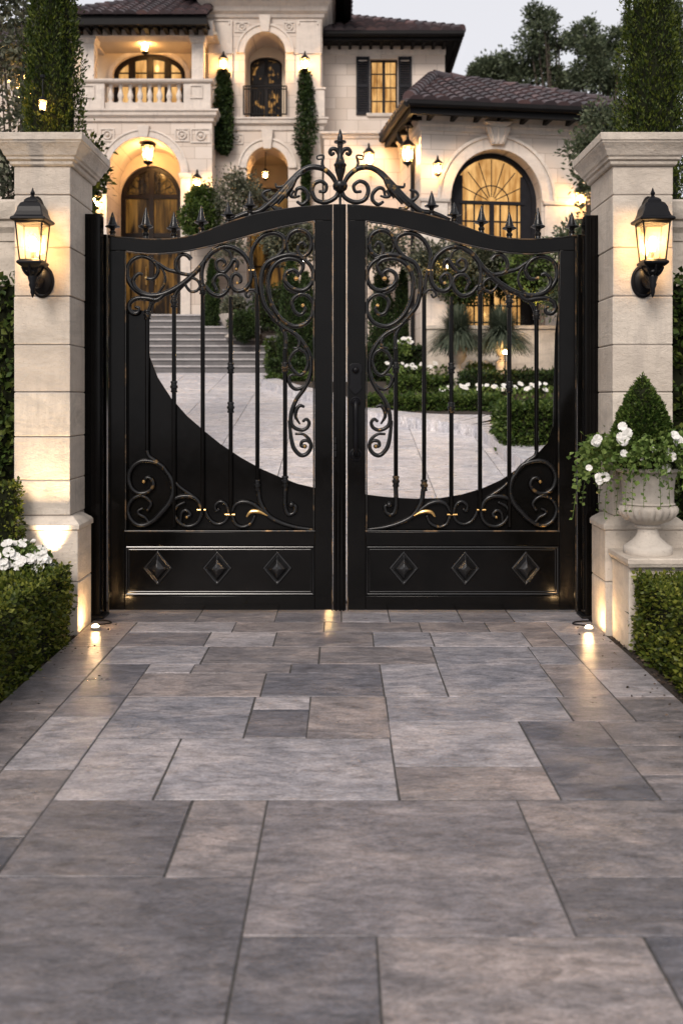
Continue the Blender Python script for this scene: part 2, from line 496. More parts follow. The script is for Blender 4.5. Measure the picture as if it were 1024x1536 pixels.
SUN_EL, SUN_AZ = R(37), R(197)     # low, behind the photographer, a little to the left
w = bpy.data.worlds.new('World'); scene.world = w; w.use_nodes = True
nt = w.node_tree; bg = nt.nodes['Background']
sky = nt.nodes.new('ShaderNodeTexSky'); sky.sky_type = 'NISHITA'; sky.sun_disc = False
sky.sun_elevation = SUN_EL; sky.sun_rotation = SUN_AZ
sky.air_density = 1.0; sky.dust_density = 3.0; sky.ozone_density = 1.5
hs = nt.nodes.new('ShaderNodeHueSaturation'); hs.inputs['Saturation'].default_value = 0.30
mixc = nt.nodes.new('ShaderNodeMix'); mixc.data_type = 'RGBA'; mixc.inputs[0].default_value = 0.80
mixc.inputs[7].default_value = (5.9, 5.85, 6.15, 1)      # the even cloud layer that covers the sky
nt.links.new(sky.outputs[0], hs.inputs['Color']); nt.links.new(hs.outputs[0], mixc.inputs[6])
nt.links.new(mixc.outputs[2], bg.inputs['Color'])
bg.inputs['Strength'].default_value = 0.1
sun = bpy.data.lights.new('sun', 'SUN'); sun.energy = 2.0; sun.angle = R(20); sun.color = (1.0, 0.90, 0.81)
sun_o = bpy.data.objects.new('sun', sun); COL.objects.link(sun_o)
dv = Vector((math.sin(SUN_AZ) * math.cos(SUN_EL), math.cos(SUN_AZ) * math.cos(SUN_EL), math.sin(SUN_EL)))
sun_o.rotation_euler = dv.to_track_quat('Z', 'Y').to_euler(); sun_o.location = dv * 30
vs = scene.view_settings
scene.display_settings.display_device = 'sRGB'
vs.view_transform = 'Standard'; vs.look = 'None'; vs.gamma = 1.0; vs.exposure = 0.60; vs.use_curve_mapping = False
cy = scene.cycles
cy.use_denoising = True; cy.sample_clamp_indirect = 6.0; cy.use_light_tree = True
cy.max_bounces = 8; cy.transparent_max_bounces = 16; cy.caustics_reflective = False; cy.caustics_refractive = False
# ================================================================== GROUND AND PAVING
def ground():
    ys = [-30, -8, 0.2] + [0.2 + 15.3 * i / 10 for i in range(1, 11)] + [16.5, 18.0, 25, 40, 70, 120, 250, 600]
    xs = [-600, -100, -30, -10, -5, -2, 0, 2, 5, 10, 30, 100, 600]
    vs, fs = [], []
    for y in ys:
        for x in xs:
            z = slope_z(y) - 0.035
            if y > 40: z += (y - 40) * 0.05
            vs.append((x, y, z))
    n = len(xs)
    for j in range(len(ys) - 1):
        for i in range(n - 1):
            a = j * n + i
            fs.append((a, a + 1, a + n + 1, a + n))
    o = MB().add(vs, fs).build('ground', M['soil'], smooth=0, recalc=False)
    tag(o, kind='structure')
ground()

def slab(mb, x0, x1, y0, y1, z=0.0, gap=0.0042, th=0.05, zf=None):
    """a paving slab with softened arrises; zf(y) lifts it onto a slope."""
    x0 += gap; x1 -= gap; y0 += gap; y1 -= gap
    e, d = 0.0022, 0.0022
    j = lambda: random.uniform(-0.0025, 0.0025)
    zf = zf or (lambda y: 0.0)
    vs = [(x0, y0, z - th + zf(y0)), (x1, y0, z - th + zf(y0)), (x1, y1, z - th + zf(y1)), (x0, y1, z - th + zf(y1)),
          (x0 + j(), y0 + j(), z - d + zf(y0)), (x1 + j(), y0 + j(), z - d + zf(y0)), (x1 + j(), y1 + j(), z - d + zf(y1)), (x0 + j(), y1 + j(), z - d + zf(y1)),
          (x0 + e, y0 + e, z + zf(y0 + e)), (x1 - e, y0 + e, z + zf(y0 + e)), (x1 - e, y1 - e, z + zf(y1 - e)), (x0 + e, y1 - e, z + zf(y1 - e))]
    t = random.uniform(-0.0012, 0.0012)
    vs = [(a, b, c + t) for a, b, c in vs]
    mb.add(vs, [(0, 1, 5, 4), (1, 2, 6, 5), (2, 3, 7, 6), (3, 0, 4, 7), (4, 5, 9, 8), (5, 6, 10, 9), (6, 7, 11, 10), (7, 4, 8, 11), (8, 9, 10, 11)])

# traced slabs: left edge, right edge, near distance, far distance from the camera
EL, ER = -1.79, 1.79
SLABS = []
def S(x0, x1, d0, d1): SLABS.append((x0, x1, d0, d1))
for a, b in zip([EL, -1.05, -0.48, 0.0, 0.35, 0.87, 1.24], [-1.05, -0.48, 0.0, 0.35, 0.87, 1.24, ER]): S(a, b, 7.16, 7.8)
for a, b in zip([-1.46, -0.75, -0.12, 0.55, 1.02], [-0.75, -0.12, 0.55, 1.02, 1.46]): S(a, b, 6.85, 7.16)
for a, b in zip([-1.46, -0.89, -0.44, 0.21, 0.60, 1.23], [-0.89, -0.44, 0.21, 0.60, 1.23, 1.46]): S(a, b, 6.45, 6.85)
for a, b in zip([-1.46, -0.85, -0.137, 0.574, 1.2], [-0.85, -0.137, 0.574, 1.2, 1.46]): S(a, b, 6.02, 6.45)
S(-1.46, -1.15, 5.36, 6.02); S(-1.15, -0.435, 5.36, 5.82); S(-1.15, -0.88, 5.82, 6.02); S(-0.88, -0.30, 5.82, 6.02)
S(-0.30, 0.23, 5.82, 6.02); S(-0.435, 0.23, 5.36, 5.82)
S(0.23, 0.574, 5.36, 6.02); S(0.574, 1.19, 5.36, 6.02); S(1.19, 1.46, 5.36, 6.02)
S(-1.46, -1.15, 5.02, 5.36); S(-1.15, -0.46, 4.70, 5.36); S(-0.46, -0.165, 5.14, 5.36); S(-0.46, -0.165, 4.70, 5.14)
S(-0.165, 0.235, 4.70, 5.36); S(0.235, 1.15, 4.95, 5.36); S(1.15, 1.46, 4.95, 5.36)
S(-1.46, -1.15, 4.30, 5.02); S(-1.15, -0.75, 3.975, 4.70); S(-0.75, 0.23, 3.975, 4.70)
S(0.23, 0.875, 3.975, 4.336); S(0.23, 0.875, 4.336, 4.95); S(0.875, 1.27, 4.56, 4.95); S(0.875, 1.27, 3.975, 4.56)
S(1.27, ER, 4.60, 4.95); S(1.27, ER, 4.24, 4.60); S(1.27, ER, 3.975, 4.24)
S(-1.46, -1.15, 3.64, 4.30); S(-1.46, -1.15, 2.95, 3.64)
S(-1.15, -0.59, 3.331, 3.975); S(-0.59, -0.295, 3.331, 3.975); S(-0.295, 0.695, 2.963, 3.975); S(0.695, 1.50, 3.331, 3.975); S(1.50, ER, 3.331, 3.975)
S(-1.15, -0.295, 2.35, 3.331); S(0.695, 1.40, 2.963, 3.331); S(1.40, ER, 2.963, 3.331)
S(-1.46, -1.15, 2.35, 2.95)
S(-0.295, 0.104, 2.35, 2.963); S(0.104, 0.893, 2.35, 2.963); S(0.893, ER, 2.35, 2.963)
for i, (a, b) in enumerate(((7.16, 6.45), (6.45, 5.75), (5.75, 5.1), (5.1, 4.35), (4.35, 3.6), (3.6, 2.95), (2.95, 2.35))): S(EL, -1.46, b, a)
for a, b in ((7.16, 6.5), (6.5, 5.9), (5.9, 5.36), (5.36, 4.95)): S(1.46, ER, b, a)
for k, (d0, d1, o) in enumerate(((1.6, 2.35, 0.0), (0.8, 1.6, 0.35), (0.0, 0.8, 0.1), (-0.9, 0.0, 0.3), (-2.0, -0.9, 0.0))):
    e = [EL, -1.2 + o, -0.35 + o, 0.45 + o, 1.1 + o * 0.8, ER]
    for a, b in zip(e[:-1], e[1:]): S(a, b, d0, d1)

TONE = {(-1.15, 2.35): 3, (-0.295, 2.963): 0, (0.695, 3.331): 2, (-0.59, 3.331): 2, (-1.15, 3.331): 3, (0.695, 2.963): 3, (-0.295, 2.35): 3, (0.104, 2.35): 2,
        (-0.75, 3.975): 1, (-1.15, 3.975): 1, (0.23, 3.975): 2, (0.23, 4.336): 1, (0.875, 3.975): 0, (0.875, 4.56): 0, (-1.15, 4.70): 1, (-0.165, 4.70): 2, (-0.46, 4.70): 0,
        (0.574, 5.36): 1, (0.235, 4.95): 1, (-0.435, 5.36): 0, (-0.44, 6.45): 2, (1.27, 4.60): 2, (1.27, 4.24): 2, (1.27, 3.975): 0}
mb = MB()
for x0, x1, d0, d1 in SLABS:
    k0 = len(mb.m); slab(mb, x0, x1, Yd(d0), Yd(d1))
    tone = TONE.get((x0, d0), random.choice((0, 1, 1, 2) if d0 > 3.9 else (0, 0, 2, 3)))       # stone tones differ; farther slabs lean pale, the paving's sheen put into their colour
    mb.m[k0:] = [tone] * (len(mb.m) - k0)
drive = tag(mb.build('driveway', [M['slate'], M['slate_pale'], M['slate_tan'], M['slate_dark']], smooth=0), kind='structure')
j = MB().box(EL + 0.002, ER - 0.002, -9.4, 0.3, -0.03, -0.0038).build('driveway_joints', M['joint'], smooth=0)
tag(j, kind='structure')

# rear drive of paler slabs climbing to the house
mb = MB(); y = 0.32; row = 0
zf = lambda yy: slope_z(yy)
while y < 15.45:
    h = 0.62; y1 = min(y + h, 15.5)
    x = -6.3
    while x < 3.2:
        ww = 0.92
        slab(mb, x, x + ww, y + 0.006, y1 - 0.006, 0.0, 0.005, 0.05, zf)
        x += ww
    y = y1; row += 1
tag(mb.build('rear_driveway', M['pale_slab'], smooth=0), kind='structure')
mb = MB()
mb.add([(-6.7, 0.3, slope_z(0.3) - 0.013), (4.0, 0.3, slope_z(0.3) - 0.013), (4.0, 15.5, slope_z(15.5) - 0.013), (-6.7, 15.5, slope_z(15.5) - 0.013)], [(0, 1, 2, 3)])
tag(mb.build('rear_driveway_joints', M['mortar'], smooth=0, recalc=False), kind='structure')

# bark chips on the beds beside the paving
N = 5200
px_ = np.where(RNG.random(N) < 0.5, RNG.uniform(-2.35, -1.80, N), RNG.uniform(1.80, 2.35, N))
P = np.stack([px_, RNG.uniform(-4.2, -0.35, N), RNG.uniform(-0.035, -0.012, N)], axis=1)
D = RNG.normal(size=(N, 3)) * np.array([1, 1, 0.25])
chips = leaf_mesh('bark_mulch', leaf_arrays(P, D, RNG.uniform(0.012, 0.034, N), 0.5, 0.12), [M['chip']])
tag(chips, 'loose dark bark mulch and leaf litter beside the paving', 'mulch', kind='stuff')

# a scatter of dropped leaves along the edges of the paving
N = 90
sx_ = np.where(RNG.random(N) < 0.5, -1, 1)
P = np.stack([sx_ * (1.78 - np.abs(RNG.normal(size=N)) * 0.16), RNG.uniform(-3.6, -0.4, N), np.full(N, 0.004)], axis=1)
D = RNG.normal(size=(N, 3)) * np.array([1, 1, 0.12])
tag(leaf_mesh('fallen_leaves', leaf_arrays(P, D, RNG.uniform(0.012, 0.026, N), 0.6, 0.10), [M['chip']]), 'small dry leaves dropped along the edges of the paving', 'leaves', kind='stuff')

# ================================================================== STONE PILLARS
def pillar(xs, label):
    """xs = -1 left, +1 right."""
    xa, xb = (-2.258, -1.871) if xs < 0 else (1.871, 2.286)
    y0, y1 = Yd(6.9), Yd(7.52)
    root = thing('gate_pillar', label, 'gate pillar', ((xa + xb) / 2, (y0 + y1) / 2, 0), 'stone gate pillars')
    # plinth of two tall courses
    mb = MB()
    p = 0.066; yb_ = Yd(7.22)
    mb.box(xa - p, xb + p, y0 - 0.05, yb_, -0.03, 0.34)
    mb.box(xa - p, xb + p, y0 - 0.05, yb_, 0.346, 0.70)
    mb.build('plinth', M['lime'], root, smooth=0, bevel=0.008)
    mb = MB()
    mb.box(xa - p + 0.006, xb + p - 0.006, y0 - 0.044, yb_ - 0.006, 0.335, 0.35)
    mb.box(xa + 0.004, xb - 0.004, yb_, y1 - 0.004, -0.03, 0.79)
    g = 0.007
    # plinth moulding: stepped, sloped weathering
    mo = MB()
    q = p + 0.012
    prof = [(q, 0.702), (q, 0.735), (q - 0.012, 0.752), (0.022, 0.785), (0.0, 0.792)]
    ring(mo, xa, xb, y0, yb_ - p, prof, ylo=-0.05 + p, yhi=0.0)
    mo.build('plinth_moulding', M['lime'], root, smooth=25, bevel=0.004)
    # shaft courses with real recessed joints between the blocks
    joints = [0.792] + [Z(v, 6.9) for v in (720, 655, 588, 517, 444, 371, 292)] + [3.215]
    sh = MB()
    for a, b in zip(joints[:-1], joints[1:]):
        jx, jy = random.uniform(-.002, .002), random.uniform(-.002, .002)
        sh.box(xa + jx, xb + jx, y0 + jy, y1 + jy, a + 0.0035, b - 0.0035)
    sh.build('shaft', M['lime'], root, smooth=0, bevel=0.007, seg=3)
    mb.box(xa + g, xb - g, y0 + g, y1 - g, 0.75, 3.215)
    mb.build('mortar_bed', M['lime_mortar'], root, smooth=0)
    cap = MB()
    prof = [(0.012, 3.205), (0.022, 3.215), (0.026, 3.238), (0.040, 3.244), (0.044, 3.262), (0.055, 3.272), (0.066, 3.30), (0.088, 3.335), (0.100, 3.350), (0.100, 3.358), (0.108, 3.362), (0.112, 3.412)]
    ring(cap, xa, xb, y0, y1, prof)
    cap.build('cap', M['lime'], root, smooth=22, bevel=0.003)
    return root

def ring(mb, xa, xb, y0, y1, prof, ylo=0.0, yhi=0.0):
    """stacked rectangles: a moulded cap or base."""
    vs, fs = [], []
    for o, z in prof:
        vs += [(xa - o, y0 - o + ylo, z), (xb + o, y0 - o + ylo, z), (xb + o, y1 + o + yhi, z), (xa - o, y1 + o + yhi, z)]
    n = len(prof)
    for i in range(n - 1):
        for k in range(4):
            k2 = (k + 1) % 4
            fs.append((i * 4 + k, i * 4 + k2, (i + 1) * 4 + k2, (i + 1) * 4 + k))
    fs += [(3, 2, 1, 0), (4 * n - 4, 4 * n - 3, 4 * n - 2, 4 * n - 1)]
    mb.add(vs, fs)

pillar(-1, 'pale limestone gate pillar beside the white petunias, washed by an uplight at its foot')
pillar(1, 'pale limestone gate pillar behind the stone urn with the clipped cone')

# flanking garden walls
def flank(xa, xb, label):
    root = thing('garden_wall', label, 'wall', ((xa + xb) / 2, 0.25, 0))
    b = MB().box(xa, xb, 0.12, 0.42, -0.03, 2.86)
    b.build('wall_body', M['lime'], root, smooth=0, bevel=0.006)
    c = MB()
    ring(c, xa, xb, 0.12, 0.42, [(0.01, 2.80), (0.02, 2.86), (0.05, 2.90), (0.05, 2.95), (0.07, 2.96), (0.085, 3.02), (0.085, 3.09), (0.06, 3.11)])
    c.build('coping', M['lime'], root, smooth=25, bevel=0.003)
flank(-7.0, -2.275, 'moulded limestone wall running off from the pillar beside the petunias')
flank(2.30, 7.0, 'moulded limestone wall running off from the pillar behind the urn')

# ================================================================== THE GATE
GX = lambda px: X(px, GD)
GZ = lambda py: Z(py, GD)
TOP = [(163, 354), (185, 357.5), (206, 359), (228, 360.3), (250, 360), (270, 358), (290, 354.5), (310, 348), (330, 340), (350, 332.5), (370, 326.5), (390, 321.5), (410, 317.5), (430, 314.5), (450, 312), (475, 310), (499, 308.5)]
BOT = [(188, 376), (206, 378.5), (222, 379.8), (238, 380), (260, 378.5), (282, 375.5), (302, 371.5), (322, 367), (346, 360.5), (370, 354), (396, 346.5), (422, 340), (446, 335), (472, 331)]
def curve_at(tab, x):
    return float(np.interp(x, [p[0] for p in tab], [p[1] for p in tab]))

A_ = lambda L: [(180 + x / 6.827, 330 + y / 6.827) for x, y in L]
B_ = lambda L: [(300 + x / 5.689, 320 + y / 5.689) for x, y in L]
C_ = lambda L: [(410 + x / 6.98, 480 + y / 6.98) for x, y in L]
D_ = lambda L: [(180 + x / 6.827, 660 + y / 6.827) for x, y in L]
E_ = lambda L: [(310 + x / 6.02, 680 + y / 6.02) for x, y in L]
F_ = lambda L: [(350 + x / 6.206, 190 + y / 6.206) for x, y in L]

# (points in the left leaf, radii in photo pixels along the stroke, y offset, bud at end)
SCROLLS = [
 (A_([(1010, 295), (930, 345), (860, 430), (770, 535), (655, 640), (530, 720), (400, 768), (270, 768), (150, 705), (82, 600), (80, 485), (130, 405), (220, 370), (310, 395), (370, 455), (390, 520), (360, 585), (310, 605), (265, 590)]), [2.6, 3.2, 3.6, 3.6, 3.0, 2.6, 2.6, 2.4, 2.0], 0, 1),
 (A_([(235, 560), (190, 550), (140, 610), (152, 680), (215, 735), (310, 762)]), [1.6, 2.6, 2.8, 1.8], -0.006, 0),
 (A_([(310, 395), (400, 450), (480, 503), (560, 525), (640, 548), (710, 555), (775, 520)]), [1.6, 2.2, 2.6, 2.4, 1.8], 0.004, 0),
 (A_([(728, 400), (690, 362), (632, 352), (582, 405), (570, 475), (590, 525), (640, 552)]), [3.0, 2.4, 2.6, 2.4, 1.8], 0, 1),
 (A_([(372, 440), (440, 515), (462, 600), (442, 675), (395, 740)]), [1.3, 1.7, 1.8, 1.5], 0.006, 0),
 (A_([(470, 745), (380, 815), (280, 803), (180, 800), (110, 838), (92, 900), (125, 952), (180, 950), (195, 905), (165, 890)]), [2.6, 3.4, 3.0, 3.0, 3.0, 2.2, 1.8], -0.004, 0),
 (A_([(665, 635), (600, 705), (562, 765), (550, 810)]), [3.4, 3.0, 2.6, 2.8], 0.002, 0),
 (A_([(420, 780), (345, 830), (310, 890), (290, 945)]), [3.0, 3.2, 2.6, 2.6], 0.002, 0),
 (A_([(650, 655), (690, 605), (745, 592), (800, 625), (820, 680), (785, 722), (730, 732), (690, 695), (665, 650)]), [1.9, 1.9, 1.9, 1.9], -0.004, 0),
 (B_([(20, 650), (14, 500), (42, 400), (110, 322), (205, 282), (305, 302), (390, 372), (432, 475), (428, 580), (382, 645), (315, 662), (268, 618), (268, 550), (302, 512), (345, 540), (348, 580), (318, 592)]), [2.8, 3.0, 3.2, 3.0, 2.8, 2.8, 2.6, 2.2, 1.8], 0, 1),
 (B_([(40, 615), (95, 680), (168, 703), (228, 662), (250, 592), (215, 528), (150, 524), (115, 585), (140, 650)]), [2.2, 2.8, 2.8, 2.4, 2.2, 2.6, 2.2], -0.003, 0),
 (B_([(188, 455), (216, 425), (182, 390), (140, 415), (146, 475), (200, 502), (250, 455), (288, 395), (320, 420), (310, 475)]), [1.8, 2.2, 2.4, 2.4, 3.0, 2.6, 2.2], -0.002, 1),
 (B_([(185, 288), (245, 325), (268, 390)]), [1.6, 1.8, 1.4], 0.005, 0),
 (B_([(488, 690), (470, 540), (440, 440), (440, 330), (490, 232), (560, 177), (640, 167), (708, 202), (724, 262), (700, 320), (650, 370), (590, 415)]), [2.2, 2.4, 2.8, 3.0, 3.0, 2.6, 2.2], 0.001, 0),
 (B_([(900, 385), (820, 356), (740, 352), (640, 382), (562, 432), (524, 530), (520, 650), (550, 780), (605, 860), (660, 925)]), [2.4, 3.0, 3.0, 3.0, 3.2, 3.0, 2.6], 0, 0),
 (B_([(850, 520), (882, 450), (832, 397), (740, 385), (650, 425), (592, 520), (582, 650), (622, 800), (700, 908), (800, 963), (900, 938), (958, 860), (962, 760), (905, 698), (838, 694), (785, 752), (808, 838), (860, 863), (898, 820), (878, 785)]), [2.0, 2.6, 3.0, 3.0, 2.8, 2.6, 2.4, 2.4, 2.2, 1.8], -0.005, 1),
 (B_([(862, 378), (930, 430), (965, 505), (948, 600), (880, 655), (790, 642), (726, 580), (732, 512), (790, 482), (835, 515), (820, 555)]), [2.2, 2.8, 2.8, 2.8, 2.6, 2.2], -0.002, 1),
 (B_([(715, 600), (760, 650), (850, 690)]), [1.6, 2.6, 1.6], 0.004, 0),
 (B_([(733, 255), (765, 178), (840, 140), (918, 172), (952, 250), (930, 330), (872, 366), (835, 332), (840, 270), (875, 244), (898, 278)]), [2.8, 3.2, 3.0, 2.8, 2.4, 2.0, 1.8], 0.002, 0),
 (B_([(735, 265), (745, 310), (770, 350)]), [2.0, 1.6, 1.4], 0.004, 0),
 (B_([(487, 690), (462, 655), (412, 655), (390, 692), (412, 715), (428, 692)]), [1.7, 1.7, 1.7, 1.4], -0.002, 0),
 (C_([(-20, -20), (30, 15), (115, 82), (225, 145), (312, 240), (378, 365), (395, 500), (372, 620), (320, 722), (242, 830), (192, 955), (182, 1060), (215, 1122), (290, 1152), (352, 1128), (374, 1075), (346, 1036), (315, 1055)]), [2.0, 2.4, 2.8, 2.8, 2.6, 2.8, 2.6, 2.4, 2.2, 1.8], 0, 0),
 (C_([(20, 5), (85, 80), (125, 170), (126, 300)]), [1.8, 2.2, 2.6, 2.6], 0.002, 0),
 (C_([(268, 298), (340, 350), (362, 450), (330, 540), (272, 574), (205, 522), (165, 440), (205, 345), (268, 298)]), [2.0, 2.1, 2.1, 2.1, 2.0], -0.004, 0),
 (C_([(235, 155), (272, 225), (258, 288), (215, 290)]), [1.4, 2.2, 2.2, 1.2], -0.004, 0),
 (C_([(372, 590), (322, 690), (242, 724), (186, 690), (160, 620), (182, 575), (240, 570)]), [1.6, 2.2, 2.4, 2.4, 2.0, 1.4], 0, 0),
 (C_([(325, 910), (280, 895), (242, 935), (232, 1010), (272, 1082)]), [1.6, 2.2, 2.6, 2.2, 1.2], -0.002, 0),
 (C_([(164, 1050), (176, 1160), (192, 1270), (220, 1352), (285, 1415), (350, 1400), (392, 1330), (374, 1250), (312, 1196), (240, 1192)]), [1.8, 2.4, 2.8, 2.8, 2.6, 2.4, 2.0, 1.6], 0, 0),
 (C_([(394, 1300), (350, 1262), (300, 1272), (292, 1315), (328, 1322)]), [1.8, 2.2, 2.2, 2.6], 0, 1),
 (D_([(275, 100), (295, 165), (372, 222), (468, 320), (530, 420), (542, 540), (500, 650), (420, 745), (335, 830), (222, 878), (122, 830), (76, 720), (112, 622), (192, 572), (270, 592), (316, 655), (285, 715)]), [2.4, 2.8, 3.2, 3.6, 3.6, 3.0, 2.6, 2.4, 2.2, 1.8], 0, 0),
 (D_([(500, 365), (430, 265), (330, 222), (220, 215), (132, 270), (88, 370), (112, 485), (190, 545), (280, 532), (340, 468), (322, 402), (272, 385), (245, 425)]), [2.4, 2.8, 3.0, 3.0, 2.6, 2.4, 2.0], -0.005, 1),
 (D_([(235, 700), (190, 722), (190, 758), (250, 790), (290, 838)]), [1.4, 2.0, 2.0, 1.6], -0.003, 0),
 (D_([(475, 690), (560, 602), (660, 575), (762, 592), (820, 668), (832, 760), (790, 848), (700, 885), (612, 850), (556, 760), (580, 682), (655, 640)]), [2.4, 2.8, 2.8, 2.6, 2.4, 2.2, 1.6], 0, 0),
 (D_([(618, 850), (632, 745), (680, 720), (720, 765), (684, 790)]), [1.6, 2.0, 2.2, 2.4], -0.002, 1),
 (D_([(545, 412), (622, 492), (720, 560), (790, 620), (832, 690)]), [1.8, 2.4, 2.6, 2.2], 0.003, 0),
 (E_([(-10, 520), (5, 565), (50, 620), (112, 640), (172, 608), (195, 540), (172, 462), (122, 436), (76, 470), (84, 520), (108, 508)]), [1.8, 2.2, 2.4, 2.4, 2.2, 2.0, 1.8], 0, 0),
 (E_([(228, 525), (262, 462), (332, 437), (420, 460), (510, 530), (560, 575)]), [2.0, 2.6, 2.8, 2.6, 2.0], -0.002, 0),
 (E_([(228, 560), (262, 640), (332, 665), (402, 630), (432, 570)]), [2.0, 2.4, 2.4, 2.0], -0.002, 0),
 (E_([(465, 330), (482, 440), (552, 560), (662, 625), (800, 668), (950, 688)]), [3.0, 3.2, 3.2, 2.8, 2.2], 0.001, 0),
 (E_([(708, 290), (706, 480), (738, 552), (790, 535), (802, 480), (765, 465)]), [3.0, 3.0, 2.8, 2.6, 2.2], 0.001, 1),
]
CREST = [
 (F_([(-30, 868), (60, 828), (140, 800), (240, 785), (330, 720), (420, 640), (520, 530), (620, 425), (720, 375), (830, 388), (915, 455), (965, 540)]), [3.0, 3.8, 4.0, 4.6, 5.4, 5.8, 5.0, 4.4, 4.4, 3.8, 3.4], 0, 0),
 (F_([(345, 745), (430, 668), (500, 590), (570, 490), (640, 420)]), [2.0, 3.4, 3.8, 3.0, 1.4], -0.014, 0),
 (F_([(415, 722), (480, 640), (545, 560), (585, 480), (640, 440)]), [1.6, 3.2, 3.4, 2.6, 1.4], -0.016, 0),
 (F_([(490, 665), (520, 610), (560, 540), (600, 460)]), [2.2, 2.8, 2.6, 1.2], -0.008, 0),
 (F_([(985, 585), (950, 655), (862, 700), (770, 680), (732, 602), (750, 532), (812, 505), (865, 545), (852, 600), (806, 602)]), [3.4, 3.6, 3.4, 3.2, 2.8, 2.2], 0, 1),
 (F_([(575, 640), (590, 580), (640, 570), (690, 622), (690, 682), (642, 722), (598, 700)]), [2.0, 2.8, 3.2, 3.0, 3.0, 2.2], 0, 0),
 (F_([(560, 590), (535, 640), (570, 655), (612, 645)]), [2.4, 3.0, 2.4, 1.6], -0.006, 0),
 (F_([(400, 680), (320, 685), (272, 640), (290, 602), (338, 588)]), [2.8, 2.6, 2.4, 2.2, 1.8], 0.002, 1),
 (F_([(845, 395), (825, 335), (840, 275), (822, 262), (780, 272), (785, 300), (822, 298)]), [2.6, 2.2, 1.6, 1.4, 1.2, 1.2], 0, 0),
 (F_([(392, 525), (408, 562), (490, 548)]), [1.4, 2.2, 2.0], -0.006, 0),
 (F_([(345, 728), (395, 765), (438, 762)]), [2.6, 3.2, 2.4], -0.008, 0),
]
BUDS = {0: 2.4, 9: 2.5, 11: 2.4, 15: 2.8, 16: 3.6, 30: 2.8, 33: 2.4, 39: 3.2, 28: 2.6}
BARS = [(221, 468, 675), (261, 452, 790), (304, 425, 768), (346, 445, 772), (386, 440, 736), (427.5, 525, 730)]
COLLARS = [(1, 452, 9, 0), (1, 580, 8.5, 0), (3, 552, 8, 0), (3, 611, 8, 0), (5, 551, 8, 0), (5, 722, 8, 0), (4, 728, 8.5, 0), (0, 472, 7, 0), (2, 434, 7, 0)]
SPIKES_L = [(169, 318, 355), (219, 311, 360), (261, 318, 359.5), (302, 308, 351), (342, 303, 336), (375, 286, 326)]

